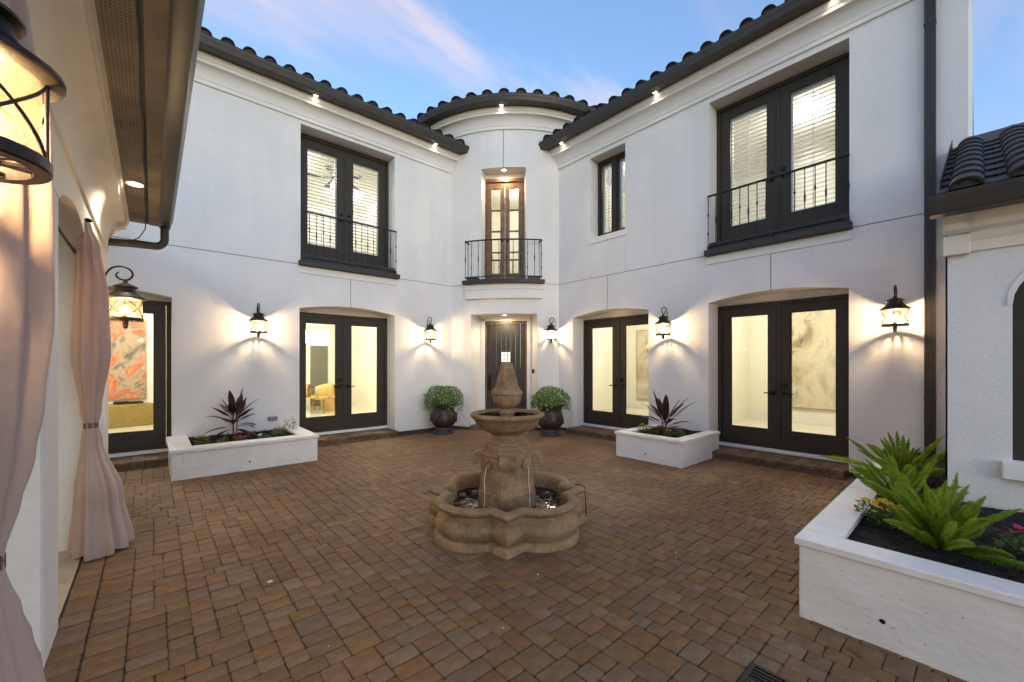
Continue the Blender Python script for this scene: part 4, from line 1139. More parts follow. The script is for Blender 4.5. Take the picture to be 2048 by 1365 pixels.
# ================================================================= LANTERNS
def make_lantern():
    t = thing('wall_lantern')
    cx = .23
    m = MB(); m.lathe([(.120, .093), (.150, .096), (.158, .102), (.157, .112), (.135, .128), (.105, .148), (.084, .172), (.076, .195), (.076, .205), (.094, .212), (.094, .220), (.06, .24), (.02, .258), (.014, .285), (0, .287)], (cx, 0, 0), 28); m.build('cap', 'lantern_metal', t, smooth=35)
    m = MB(); m.lathe([(.118, -.088), (.118, .095)], (cx, 0, 0), 28); 
    m.f = m.f[:-2]; m.m = m.m[:-2]
    m.build('glass', 'lantern_glass', t, smooth=True)
    def bar(a0, a1):
        m = MB(); n = 12
        P = [(cx+.126*math.cos(a0+(a1-a0)*k/n), .126*math.sin(a0+(a1-a0)*k/n), .096-.188*k/n) for k in range(n+1)]
        m.tube(P, .0042, 5); m.build('cage_bar', 'lantern_metal', t, smooth=True)
    for k in range(4):
        a = math.pi/2*k; bar(a, a); bar(a, a+math.pi/2); bar(a+math.pi/2, a)
    m = MB(); m.lathe([(.105, -.086), (.134, -.086), (.136, -.090), (.136, -.114), (.132, -.118), (.105, -.118), (.105, -.086)], (cx, 0, 0), 28); m.f = m.f[:-2]; m.m = m.m[:-2]; m.build('base_ring', 'lantern_metal', t, smooth=35)
    m = MB(); m.lathe([(0, -.103), (.058, -.103), (.06, -.108), (0, -.108)], (cx, 0, 0), 20)
    for k in range(8):
        f_ = rot_at((cx, 0, 0), math.pi/4*k+.39); m.box((.05, -.007, -.1075), (.106, .007, -.1035), f_)
    m.build('base_plate', 'lantern_metal', t)
    m = MB()
    for k in range(2): 
        a = math.pi/2*k; m.box((cx-.108*abs(math.cos(a))-.006, -.108*abs(math.sin(a))-.006, -.112), (cx+.108*abs(math.cos(a))+.006, .108*abs(math.sin(a))+.006, -.104))
    m.build('cross_bar', 'lantern_metal', t)
    m = MB(); m.lathe([(0, -.105), (.024, -.107), (.024, -.155), (.017, -.16), (.021, -.172), (.013, -.19), (0, -.195)], (cx, 0, 0), 12); m.build('finial', 'lantern_metal', t, smooth=40)
    for sg in (-1, 1):
        m = MB(); P = []
        for q in ((.02, -.148), (.06, -.153), (.11, -.154), (.145, -.15), (.158, -.14), (.150, -.127), (.130, -.122)): P.append((cx, sg*q[0], q[1]))
        m.tube(P, .004, 5); m.build('bottom_scroll', 'lantern_metal', t, smooth=True)
    m = MB()
    P = [(.02, 0, .06), (.05, 0, .07), (.075, 0, .12), (.082, 0, .20), (.085, 0, .29), (.105, 0, .355), (.15, 0, .405), (.215, 0, .415), (.27, 0, .385), (.282, 0, .34), (.262, 0, .302), (.23, 0, .286), (.19, 0, .292), (.165, 0, .32), (.168, 0, .345), (.185, 0, .357)]
    # smooth the polyline
    Q = []
    for i in range(len(P)-1):
        p0, p1, p2, p3 = (Vector(P[max(0, i-1)]), Vector(P[i]), Vector(P[i+1]), Vector(P[min(len(P)-1, i+2)]))
        for q in range(4):
            u_ = q/4; Q.append(.5*((2*p1)+(-p0+p2)*u_+(2*p0-5*p1+4*p2-p3)*u_*u_+(-p0+3*p1-3*p2+p3)*u_**3))
    Q.append(Vector(P[-1])); m.tube(Q, lambda q: .0095 if q < .85 else .0095-.03*(q-.85), 7); m.build('scroll_arm', 'lantern_metal', t, smooth=True)
    m = MB(); rows = []
    for x, k in ((0.0, 1.0), (.012, 1.0), (.022, .8), (.026, .5)):
        rows.append([(x, .045*k*math.cos(2*math.pi*q/16), .075+.085*k*math.sin(2*math.pi*q/16)) for q in range(16)])
    m.grid(rows, closed=True, cap=True); m.build('back_plate', 'lantern_metal', t, smooth=35)
    m = MB(); m.lathe([(.013, -.104), (.013, -.045), (.016, -.04)], (cx, 0, 0), 10); m.build('candle_sleeve', 'candle', t, smooth=30)
    m = MB(); m.lathe([(.008, -.04), (.016, -.02), (.017, 0), (.010, .03), (0, .05)], (cx, 0, 0), 10); m.build('bulb', 'bulb', t, smooth=True)
    lamp('light', 'POINT', (cx, 0, .0), LANT_E, WARM, t, .034)
    return t
LANT_E = 46.0
def copy_tree(o, parent=None):
    c = o.copy(); COL.objects.link(c); c.parent = parent
    for ch in o.children: copy_tree(ch, c)
    return c
proto = make_lantern()
spots = [  # location of the wall point, rotation, label
    (LW(1.42, 0.0, 2.26), -90, 'lit black wall lantern on the left wall above the long planter'),
    (LW(4.88, 0.0, 2.27), -90, 'lit black wall lantern on the left wall just left of the round tower'),
    (RW(6.80, 0.0, 2.29), 180, 'lit black wall lantern just right of the plank front door'),
    (RW(3.92, 0.0, 2.25), 180, 'lit black wall lantern above the small planter between the right double doors'),
    (RW(.72, 0.0, 2.20), 180, 'lit black wall lantern beside the tall downspout at the right'),
    ((PX1, 5.56, 2.14), 0, 'lit black lantern on the far porch column, half behind the pink curtain'),
    ((-.545, 1.465, 2.165), 0, 'large black lantern with seeded glass filling the top left corner, nearest of all'),
]
for i, (p, rz, lab) in enumerate(spots):
    o = proto if i == 0 else copy_tree(proto)
    o.location = p; o.rotation_euler = (0, 0, rad(rz)); o['label'] = lab; o['category'] = 'lantern'; o['group'] = 'wall lanterns'
    if i == 6:                    # dimmer bulb in the nearest one
        for ch in o.children:
            if ch.type == 'LIGHT': ch.data = ch.data.copy(); ch.data.energy = 42.0; ch.data.color = (1.0, 0.68, 0.37)

# ================================================================= PLANTERS
def planter(name, label, x0, x1, y0, y1, h, cop, sides, soil_z):
    # sides: which sides carry a wall (the others lie against the house)
    t = thing(name, label, 'planter', (x0, y0, 0), group='white planter boxes')
    th = .12; hz = h-.045
    m = MB()
    if 'x0' in sides: m.bbox((x0, y0, -.02), (x0+th, y1, hz), None, .006)
    if 'y0' in sides: m.bbox((x0+(th if 'x0' in sides else 0), y0, -.02), (x1, y0+th, hz), None, .006)
    if 'x1' in sides: m.bbox((x1-th, y0+(th if 'y0' in sides else 0), -.02), (x1, y1, hz), None, .006)
    if 'y1' in sides: m.bbox((x0+(th if 'x0' in sides else 0), y1-th, -.02), (x1-(th if 'x1' in sides else 0), y1, hz), None, .006)
    m.build('box', 'board_white', t)
    o = .022
    X0_, X1_, Y0_, Y1_ = x0-(o if 'x0' in sides else 0), x1+(o if 'x1' in sides else 0), y0-(o if 'y0' in sides else 0), y1+(o if 'y1' in sides else 0)
    segs = []
    if 'x0' in sides: segs.append((X0_, X0_+cop, Y0_, Y1_, 'y'))
    if 'x1' in sides: segs.append((X1_-cop, X1_, Y0_, Y1_, 'y'))
    a = X0_+(cop if 'x0' in sides else 0); e_ = X1_-(cop if 'x1' in sides else 0)
    if 'y0' in sides: segs.append((a, e_, Y0_, Y0_+cop, 'x'))
    if 'y1' in sides: segs.append((a, e_, Y1_-cop, Y1_, 'x'))
    for (a0, a1, b0, b1, d) in segs:
        L = (a1-a0) if d == 'x' else (b1-b0); n = max(1, round(L/1.25))
        for k in range(n):
            q = MB()
            if d == 'x': q.bbox((a0+(a1-a0)*k/n+.0015, b0, hz+.001), (a0+(a1-a0)*(k+1)/n-.0015, b1, h), None, .004)
            else: q.bbox((a0, b1-(b1-b0)*(k+1)/n+.0015, hz+.001), (a1, b1-(b1-b0)*k/n-.0015, h), None, .004)
            q.build('coping_slab', 'coping', t)
    # soil with an uneven surface
    rr = random.Random(int(x0*10)); nx, ny = 40, 24; rows = []
    for j in range(ny+1):
        rows.append([(x0+.1+(x1-x0-.1-(.1 if 'x1' in sides else 0))*i/nx, y0+(.1 if 'y0' in sides else 0)+(y1-y0-.1-(.1 if 'y0' in sides else 0 if 'y1' in sides else 0))*j/ny, soil_z + rr.uniform(-.014, .014)) for i in range(nx+1)])
    q = MB(); q.grid(rows)
    xa, xb, ya, yb = x0+.14, min(x1-.05, x0+3.2), max(y0+.12, y1-2.2), y1-.05
    for k in range(int(900*min(3.0, (xb-xa)*(yb-ya)))):
        f_ = rot_at((rr.uniform(xa, xb), rr.uniform(ya, yb), soil_z + rr.uniform(.002, .016)), rr.random()*6.28)
        a_, b_, h_ = rr.uniform(.01, .028), rr.uniform(.005, .011), rr.uniform(-.01, .012)
        q.add([f_(-a_, -b_, 0), f_(a_, -b_*.7, h_), f_(a_, b_, h_+.004), f_(-a_, b_*.8, .005)], [(0, 1, 2, 3)])
    q.build('soil', 'soil', t)
    return t
planter('planter', 'long low white planter against the left wall between two doors', .19, 2.06, 7.24, DL-.004, .42, .26, ('x0', 'x1', 'y0'), .375)
planter('planter', 'small low white planter against the right wall between two double doors', 6.09, DR-.004, 3.0, 4.19, .42, .20, ('x0', 'y0', 'y1'), .375)
planter('planter', 'large white planter in the right foreground with fern plants', 3.09, DR-.004, -2.0, .757, .50, .21, ('x0', 'y1'), .45)

for (x, y, z, nm, ax) in ((1.10, 7.238, .13, 0, 'y'), (6.088, 3.62, .12, 1, 'x'), (3.088, .36, .15, 2, 'x')):
    pl_ = [o for o in bpy.data.objects if o.name.startswith('planter') and o.type == 'EMPTY'][nm]
    m = MB(); n_ = 10; rw = []
    for rr_, dd in ((.014, 0), (.011, .004), (.010, -.02)): rw.append([(x+rr_*math.cos(6.283*k/n_), y-.001-dd*.5 if dd >= 0 else y-.0005, z+rr_*math.sin(6.283*k/n_)) if ax == 'y' else (x-.001-dd*.5 if dd >= 0 else x-.0005, y+rr_*math.cos(6.283*k/n_), z+rr_*math.sin(6.283*k/n_)) for k in range(n_)])
    m.grid(rw, closed=True); m.poly(rw[-1]); m.build('weep_hole', 'black', pl_)
# ================================================================= FOUNTAIN
fo = thing('fountain', 'tan cast-stone tiered fountain with clover-shaped basin in the middle of the court', 'fountain', (FC[0], FC[1], 0))
FA = TH + rad(0.5)
fF = Vector((math.cos(FA), math.sin(FA), 0)); fRt = Vector((fF.y, -fF.x, 0))
def FW(l, d, z):                  # l to the right, d away from the camera
    p = Vector((FC[0], FC[1], 0)) + fRt*l + fF*d
    return (p.x, p.y, z)
def outline(off, n=192, lob=.375, dl=.29, cor=.79):
    pts = []
    for k in range(n):
        a = 2*math.pi*k/n; ux, uy = math.cos(a), math.sin(a); r = .3
        for sx in (-1, 1):
            for sy in (-1, 1):
                cx, cy = sx*dl, sy*dl; rr = lob-off
                bq = ux*cx+uy*cy; cq = cx*cx+cy*cy-rr*rr; dsc = bq*bq-cq
                if dsc >= 0: r = max(r, bq+math.sqrt(dsc))
        # square corners on the axes
        hw = .30-off
        cr = (cor-off*1.414)/(abs(ux)+abs(uy))
        if min(abs(ux), abs(uy))*cr < .2: r = max(r, cr)
        pts.append((r*ux, r*uy))
    return pts
prof = [(-.012, 0), (-.012, .050), (.0, .064), (.040, .068), (.030, .082), (.006, .115), (-.004, .145), (.004, .18), (.028, .215), (.062, .238), (.072, .258), (.060, .274), (.022, .290), (-.002, .308), (-.004, .326), (.018, .346), (.05, .352), (.085, .342), (.098, .325), (.10, .28), (.10, .10)]
m = MB(); m.grid([[FW(x, y, z) for x, y in outline(o_)] for o_, z in prof], closed=True); m.build('basin', 'fount_stone', fo, smooth=48)
m = MB(); m.poly([FW(x, y, .10) for x, y in outline(.10)]); m.build('basin_floor', 'fount_stone', fo)
m = MB(); m.poly([FW(x, y, .185) for x, y in outline(.099)]); m.build('basin_water', 'water', None, kind='structure')
# pebbles
rr = random.Random(5); m = MB()
ico = [(0,0,1)] + [(math.cos(a)*.87, math.sin(a)*.87, .5) for a in [2*math.pi*k/6 for k in range(6)]] + [(math.cos(a+.5)*.95, math.sin(a+.5)*.95, -.3) for a in [2*math.pi*k/6 for k in range(6)]]
icof = [(0, 1+k, 1+(k+1) % 6) for k in range(6)] + [(1+k, 7+k, 1+(k+1) % 6) for k in range(6)] + [(1+(k+1) % 6, 7+k, 7+(k+1) % 6) for k in range(6)]
inner = outline(.15)
for k in range(900):
    a = rr.random()*2*math.pi; r0 = math.hypot(*inner[int(a/2/math.pi*192) % 192]); r = .24 + (r0-.24)*math.sqrt(rr.random())
    if r0 < .3: continue
    s = rr.uniform(.016, .042); an = rr.random()*6.28; ca, sa = math.cos(an), math.sin(an); e_ = rr.uniform(.6, 1)
    z = .105 + rr.random()*.075 + s*.2
    P = []
    for x, y, zz_ in ico:
        X, Y = x*s, y*s*e_; X, Y = X*ca-Y*sa, X*sa+Y*ca
        P.append(FW(r*math.cos(a)+X, r*math.sin(a)+Y, z+zz_*s*.55))
    m.add(P, icof)
m.build('pebbles', 'pebble', None, smooth=True, kind='stuff', label='wet river pebbles lying in the fountain basin', category='pebbles')
# pedestal: octagon with wide diagonal faces
def octo(h, nf):                  # h: half size to the axis faces; nf: half width of the axis faces
    q = []
    for k in range(4):
        a = math.pi/2*k; ca, sa = math.cos(a), math.sin(a)
        for s in (-nf, nf): q.append((h*ca - s*sa, h*sa + s*ca))
    return q
ped = [(.272, .086, .10), (.272, .088, .185), (.270, .088, .20), (.262, .086, .33), (.262, .086, .338), (.256, .085, .345), (.246, .083, .69), (.256, .087, .70), (.258, .087, .725), (.242, .083, .732), (.244, .083, .762), (.225, .078, .77), (.226, .078, .80), (.205, .072, .808), (.205, .072, .83), (.15, .060, .865), (.135, .055, .885), (.135, .055, .90)]
m = MB(); m.grid([[FW(x, y, z) for x, y in octo(h, nf)] for h, nf, z in ped], closed=True, cap=True); m.build('pedestal', 'fount_stone', fo, smooth=25)
for k in range(4):                # flat pilasters on the narrow faces
    a = math.pi/2*k; ca, sa = math.cos(a), math.sin(a)
    m = MB(); m.grid([[FW(h*ca - q*sa, h*sa + q*ca, z) for q, h in ((-wq, h0-.03), (-wq, h0), (wq, h0), (wq, h0-.03))] for wq, h0, z in ((.074, .284, .11), (.074, .284, .325), (.066, .276, .333), (.064, .272, .35), (.060, .258, .56))]); m.build('pilaster', 'fount_stone', fo, smooth=20)
# bowl
m = MB(); m.lathe([(.13, .895), (.165, .90), (.175, .915), (.225, .93), (.285, .965), (.315, 1.01), (.335, 1.05), (.352, 1.06), (.37, 1.075), (.374, 1.09), (.366, 1.105), (.345, 1.112), (.322, 1.105), (.312, 1.085), (.305, 1.05), (.25, 1.015), (0, 1.005)], (FC[0], FC[1], 0), 48); m.build('bowl', 'fount_stone', fo, smooth=50)
m = MB(); m.lathe([(.309, 1.078), (0, 1.078)], (FC[0], FC[1], 0), 40); m.build('bowl_water', 'water', None, kind='structure')
m = MB(); m.lathe([(.075, 1.0), (.075, 1.10), (.082, 1.11), (.07, 1.125), (.062, 1.15), (.09, 1.165), (.125, 1.195), (.142, 1.235), (.148, 1.275), (.148, 1.288), (.158, 1.293), (.160, 1.31), (.155, 1.325), (.142, 1.335), (.135, 1.345), (.115, 1.37), (.0, 1.372)], (FC[0], FC[1], 0), 36); m.build('finial_ball', 'fount_stone', fo, smooth=45)
m = MB(); m.grid([[FW(x, y, z) for x, y in octo(h, nf)] for h, nf, z in [(.115, .047, 1.355), (.113, .046, 1.39), (.058, .024, 1.60), (.05, .02, 1.612)]], closed=True, cap=True); m.build('finial_obelisk', 'fount_stone', fo, smooth=20)
# volutes on the four narrow faces
def spiral(c, r0, turns, n=28): return [(c[0]+(r0*(1-.85*k/n))*math.cos(2*math.pi*turns*k/n+math.pi/2), c[1]+(r0*(1-.85*k/n))*math.sin(2*math.pi*turns*k/n+math.pi/2)) for k in range(n+1)]
for k in range(4):
    a = math.pi/2*k; ca, sa = math.cos(a), math.sin(a)
    def V(h, s, z): return FW(h*ca - s*sa, h*sa + s*ca, z)
    m = MB(); w_ = .068
    prof_ = [(.22, .73), (.27, .728), (.325, .715), (.352, .685), (.355, .645), (.335, .61), (.30, .60), (.275, .615), (.262, .58), (.25, .55), (.24, .55)]
    m.grid([[V(h, s, z) for h, z in prof_] for s in (-w_, -w_*.8, w_*.8, w_)]); m.poly([V(h, -w_, z) for h, z in prof_]); m.poly([V(h, w_, z) for h, z in prof_[::-1]]); m.build('volute', 'fount_stone', fo, smooth=40)
    m = MB()
    for sg in (-1, 1): m.tube([V(h, sg*(w_+.004), z) for h, z in spiral((.308, .66), .05, 1.6)], lambda q: .012*(1-.4*q), 6)
    m.build('volute_scroll', 'fount_stone', fo, smooth=True)
# spouts on the wide diagonal faces, with water
wt = []
for k in range(4):
    a = math.pi/4 + math.pi/2*k; ca, sa = math.cos(a), math.sin(a)
    def V(h, s, z): return FW(h*ca - s*sa, h*sa + s*ca, z)
    H = .245
    m = MB(); m.tube([V(H+.012, (s), z) for s, z in spiral((0, .62), .042, 1.5)], lambda q: .013*(1-.45*q), 6); m.tube([V(H-.03, 0, .62), V(H+.03, 0, .62)], .016, 8); m.build('spout', 'fount_stone', fo, smooth=True)
    m = MB(); m.tube([V(H+.03+.035*math.sqrt(q/10), .004*math.sin(q), .615-.42*(q/10)**1.6) for q in range(11)], lambda q: .0026+.0008*math.sin(q*23), 6); m.build('water_jet', 'jet', fo, smooth=True)
m = MB(); m.tube([FW(.70, .10, .35), FW(.76, .10, .352), FW(.80, .10, .33), FW(.812, .09, .2), FW(.815, .08, .01)], .006, 6); m.build('power_cable', 'black', fo, smooth=True)

# ================================================================= POTS
def pot(c, label, seed):
    t = thing('urn', label, 'urn', (c[0], c[1], 0), group='brown urns')
    m = MB(); m.lathe([(.235, 0), (.24, .02), (.235, .045), (.205, .06), (.20, .075), (.208, .085), (.208, .10), (.195, .105), (.188, .125), (.195, .135), (.195, .15), (.18, .155)], (c[0], c[1], 0), 36); m.build('foot', 'urn_foot', t, smooth=40)
    m = MB(); rows = []
    for r, z in [(.17, .154), (.20, .17), (.25, .215), (.29, .28), (.302, .34), (.285, .42), (.255, .50), (.245, .56), (.265, .62), (.30, .66), (.31, .68), (.30, .69), (.27, .68), (.26, .62), (.0, .60)]:
        rows.append([(c[0]+(r*(1+.02*math.cos(6*a)*(1 if .2 < z < .5 else 0)))*math.cos(a), c[1]+(r*(1+.02*math.cos(6*a)*(1 if .2 < z < .5 else 0)))*math.sin(a), z) for a in [2*math.pi*k/48 for k in range(48)]])
    m.grid(rows, closed=True); m.build('body', 'urn', t, smooth=50)
    for k in range(6):            # swags on the belly
        a0 = 2*math.pi*k/6+.2; m = MB()
        m.tube([(c[0]+(.303-.03*abs(q-3)/3*.3)*math.cos(a0+(q-3)*.16), c[1]+(.303-.03*abs(q-3)/3*.3)*math.sin(a0+(q-3)*.16), .27+.022*(q-3)**2) for q in range(7)], .013, 6); m.build('swag', 'urn', t, smooth=True)
    # trailing plant
    pl = thing('trailing_plant', label.replace('brown glazed urn', 'bushy trailing plant with white flowers in the urn').replace('standing ', ''), 'plant', (c[0], c[1], .62), group='trailing plants in urns')
    rr = random.Random(seed); lf = MB(); fl = MB()
    def leaf(b, p, d, s, wdt=.45):
        d = Vector(d).normalized(); sd_ = d.cross(Vector((rr.uniform(-1, 1), rr.uniform(-1, 1), rr.uniform(.2, 1)))).normalized()
        p = Vector(p); b.add([p, p+d*s*.5+sd_*s*wdt, p+d*s, p+d*s*.5-sd_*s*wdt], [(0, 1, 2, 3)])
    for k in range(4200):
        a = rr.random()*6.283; q = rr.random()
        u_ = rr.random()**.6
        r = (.40+.05*math.sin(a*3+seed*2))*u_; top = .74 + (.30+.06*math.sin(a*2+seed*3)*u_)*math.sqrt(max(0, 1-u_**3)) + rr.uniform(-.05, .045)
        if rr.random() < .45:
            cl_ = (math.sin(a*7+seed)*.5+.5)*(.55+.45*math.sin(a*2+seed*4))
            r = .40+rr.uniform(-.10, .045); lo = .70-.26*cl_-.08*rr.random(); top = lo + (.90-lo)*rr.random()
        p = (c[0]+r*math.cos(a), c[1]+r*math.sin(a), top)
        leaf(lf, p, (math.cos(a)*.8+rr.uniform(-.7, .7), math.sin(a)*.8+rr.uniform(-.7, .7), rr.uniform(-.8, .6)), rr.uniform(.018, .038))
        if rr.random() < .20:
            d = Vector((math.cos(a), math.sin(a), .3)); leaf(fl, Vector(p)+d*.02, (rr.uniform(-1, 1), rr.uniform(-1, 1), rr.uniform(-.2, .8)), rr.uniform(.016, .024), .6)
    lf.build('foliage', 'leaf_pot', pl); fl.build('blossom', 'petal_white', pl)
    m = MB(); m.lathe([(.20, .62), (.28, .74), (.24, .88), (.14, .95), (0, .97)], (c[0], c[1], 0), 16); m.build('core', 'leaf_green', pl, smooth=True)
pot((5.06, 8.16), 'brown glazed urn standing left of the plank front door', 1)
pot((6.72, 6.36), 'brown glazed urn standing right of the plank front door', 2)

# ================================================================= PLANTS IN THE PLANTERS
def strap_leaf(base, az, el, ln, wd, droop, rr, n=9, fold=.25):
    # lance-shaped arching leaf
    m = MB(); p = Vector(base); e = el; rows = []
    for k in range(n+1):
        q = k/n
        d = Vector((math.cos(az)*math.cos(e), math.sin(az)*math.cos(e), math.sin(e)))
        sd_ = Vector((-math.sin(az), math.cos(az), 0)); nn = sd_.cross(d)
        w_ = wd*max(.0, (math.sin(math.pi*min(1, (q*.92+.06)))**.8 if q > .25 else .18+.9*q*(math.sin(math.pi*.29)**.8-.18)/.225*.25*1.0)) if q < 1 else 0.0005
        rows.append([tuple(p - sd_*w_ + nn*w_*fold*1.0), tuple(p), tuple(p + sd_*w_ + nn*w_*fold)])
        p = p + d*(ln/n); e -= droop/n*(.4+1.2*q)
    m.grid(rows); return m
def ti_plant(c, label, seed, n, hmin, hmax, L, ang):
    t = thing('ti_plant', label, 'plant', c, group='red-leaved ti plants')
    rr = random.Random(seed)
    for k in range(3):
        m = MB(); m.tube([(c[0]+.025*math.cos(k*2.1), c[1]+.025*math.sin(k*2.1), c[2]-.03), (c[0]+.04*math.cos(k*2.1), c[1]+.04*math.sin(k*2.1), c[2]+hmax*.8)], .010, 6); m.build('stem', 'ti_stem', t, smooth=True)
    for k in range(n):
        q = k/(n-1); az = k*2.4+rr.uniform(-.3, .3); el = rad(ang[0]+(ang[1]-ang[0])*q+rr.uniform(-8, 8))
        ln = L*(.75+.35*rr.random())*(1-.25*abs(q-.5)); z = c[2]+hmin+(hmax-hmin)*q
        strap_leaf((c[0]+.03*math.cos(az), c[1]+.03*math.sin(az), z), az, el, ln, .042+.016*rr.random(), rad(rr.uniform(40, 80)*(1.25-q)), rr).build('leaf', 'ti_leaf', t, smooth=True)
ti_plant((1.02, 8.12, .375), 'spiky dark red ti plant in the long planter below the wall lantern', 3, 22, .12, .45, .46, (0, 82))
ti_plant((6.72, 3.62, .375), 'spiky dark red ti plant in the small planter by the right wall', 8, 22, .06, .28, .62, (12, 82))
def flower_clump(c, label, petal, seed, r=.09, h=.14, nl=120, nf=9, fs=.018, grp='bedding flowers'):
    t = thing('flower_clump', label, 'flowers', c, group=grp)
    rr = random.Random(seed); lf = MB()
    for k in range(nl):
        a = rr.random()*6.28; q = math.sqrt(rr.random()); z = h*(1-q*q*.6)*rr.random()
        p = Vector((c[0]+r*q*math.cos(a), c[1]+r*q*math.sin(a), c[2]+z))
        d = Vector((math.cos(a)*.8+rr.uniform(-.5, .5), math.sin(a)*.8+rr.uniform(-.5, .5), rr.uniform(-.1, 1))).normalized(); s = rr.uniform(.025, .05)
        sd_ = d.cross(Vector((rr.uniform(-.4, .4), rr.uniform(-.4, .4), 1))).normalized()
        lf.add([p, p+d*s*.5+sd_*s*.3, p+d*s, p+d*s*.5-sd_*s*.3], [(0, 1, 2, 3)])
    lf.build('foliage', 'leaf_green', t)
    for k in range(nf):
        a = rr.random()*6.28; q = math.sqrt(rr.random())*.95; p = Vector((c[0]+r*q*math.cos(a), c[1]+r*q*math.sin(a), c[2]+h*(1.0-q*.3)+rr.uniform(0, .03)))
        m = MB(); tn = Vector((rr.uniform(-.4, .4), rr.uniform(-.5, 0), 1)).normalized(); ax = tn.cross(Vector((1, 0, 0))).normalized(); ay = tn.cross(ax)
        for j in range(6):
            b0 = 2*math.pi*j/6; d = ax*math.cos(b0)+ay*math.sin(b0); e_ = ax*math.cos(b0+.5)+ay*math.sin(b0+.5); e2 = ax*math.cos(b0-.5)+ay*math.sin(b0-.5)
            m.add([p, p+e2*fs*.8+tn*fs*.25, p+d*fs*1.15+tn*fs*.1, p+e_*fs*.8+tn*fs*.25], [(0, 1, 2, 3)])
        m.lathe([(fs*.3, 0), (fs*.25, fs*.3), (0, fs*.4)], tuple(p), 6)
        m.build('blossom', petal, t)
SZ = .37
for c, lab, pt_, sd_, kw in [
    ((.56, 7.62, SZ), 'yellow flowers at the left end of the long planter', 'petal_yellow', 1, dict(h=.17, fs=.024, nf=7)),
    ((.80, 7.64, SZ), 'faint pink bedding flowers right of the yellow ones at the left of the long planter', 'petal_pink', 2, dict(h=.09, nf=4, r=.07, fs=.014)),
    ((1.03, 7.64, SZ), 'red flowers in the middle of the long planter', 'petal_red', 3, dict(h=.09, nf=12, fs=.02)),
    ((1.36, 7.68, SZ), 'white flowers in the long planter', 'petal_white', 4, dict(h=.08, nf=8, fs=.015)),
    ((1.62, 7.95, SZ), 'pink flowers over bright green leaves near the right of the long planter', 'petal_pink', 5, dict(h=.13, nf=6, r=.11, nl=200)),
    ((1.86, 8.20, SZ), 'tall pale yellow flowers at the right end of the long planter', 'petal_yellow', 6, dict(h=.26, nf=6, r=.1, nl=170, fs=.022)),
    ((6.58, 3.95, SZ), 'yellow flowers at the left of the small planter', 'petal_yellow', 7, dict(h=.15, nf=5)),
    ((6.50, 3.72, SZ), 'leafy reddish flowers beside the stem in the small planter', 'petal_red', 8, dict(h=.11, nf=3)),
    ((6.55, 3.48, SZ), 'yellow flowers right of the ti plant in the small planter', 'petal_yellow', 9, dict(h=.12, nf=4, r=.07)),
    ((6.62, 3.30, SZ), 'dark pink flowers at the right end of the small planter', 'petal_pink', 10, dict(h=.13, nf=5, r=.08)),
    ((3.98, .47, .45), 'yellow button mums in the large right planter', 'petal_yellow', 11, dict(h=.14, nf=60, r=.15, fs=.019, nl=260)),
    ((3.95, -.20, .45), 'magenta flowers right of the ferns in the large planter', 'petal_pink', 12, dict(h=.15, nf=26, r=.12, fs=.02, nl=200)),
]: flower_clump(c, lab, pt_, sd_, **kw)

def plume(base, az, el, ln, rad_, droop, rr):
    m = MB(); p = Vector(base); e = el; n = 46; az0 = az
    spine = []
    for k in range(n+1):
        d = Vector((math.cos(az)*math.cos(e), math.sin(az)*math.cos(e), math.sin(e))); spine.append((p.copy(), d)); p = p + d*(ln/n); e -= droop/n; az += rr.uniform(-.02, .02)
    m.tube([q[0] for q in spine[::3]], lambda q: .004*(1-.6*q), 4)
    for k, (p, d) in enumerate(spine):
        q = k/n
        if q < .06: continue
        R = rad_*(min(1, (q-.04)/.22)**.6)*(1-max(0, (q-.72)/.28)**1.7*.85)
        a1 = d.cross(Vector((0, 0, 1)) if abs(d.z) < .95 else Vector((1, 0, 0))).normalized(); a2 = d.cross(a1)
        for j in range(46):
            t = rr.random()*6.283; o = (a1*math.cos(t)+a2*math.sin(t)); dd = (o + d*rr.uniform(.15, .95) + Vector((0, 0, rr.uniform(-.15, .25)))).normalized()
            s = R*rr.uniform(.55, 1.2); sd_ = dd.cross(Vector((rr.uniform(-1, 1), rr.uniform(-1, 1), rr.uniform(-1, 1)))).normalized()*.0014
            b0 = p+d*rr.uniform(0, ln/n)
            m.add([b0-sd_*.6, b0+dd*s*.5+sd_, b0+dd*s, b0+dd*s*.5-sd_], [(0, 1, 2, 3)])
    return m
def foxtail(c, label, seed, n, Lr, rad_, spec=()):
    t = thing('foxtail_fern', label, 'fern', c, group='foxtail ferns')
    rr = random.Random(seed)
    lst = [(k*2.39996+rr.uniform(-.3, .3), rad(87-54*(k/(n-1))**1.1+rr.uniform(-10, 10)), rr.uniform(*Lr)*(1.0 if k > 3 else .9), rad(rr.uniform(5, 38))) for k in range(n)] + list(spec)
    for az, el, ln, dr in lst:
        plume((c[0]+.04*math.cos(az)*rr.random(), c[1]+.04*math.sin(az)*rr.random(), c[2]-.01), az, el, ln, rad_*rr.uniform(.85, 1.1), dr, rr).build('frond', 'fern', t)
foxtail((3.70, .16, .45), 'bright green foxtail fern with upright plumes in the front of the large planter', 4, 40, (.24, .50), .031, [(-1.9, rad(12), .55, rad(10)), (-1.5, rad(8), .5, rad(15))])
foxtail((4.55, .42, .45), 'foxtail fern behind the front one in the large planter, between it and the downspout', 9, 32, (.26, .48), .033)
foxtail((5.6, .50, .45), 'foxtail fern at the far end of the large planter with plumes leaning over the step', 14, 26, (.30, .56), .034, [(2.5, rad(26), .85, rad(18)), (2.75, rad(20), .8, rad(16)), (2.2, rad(32), .7, rad(30))])
foxtail((3.55, -.62, .45), 'foxtail fern cut off by the right edge of the picture', 21, 8, (.25, .42), .040, [(1.3, rad(10), .42, rad(12))])

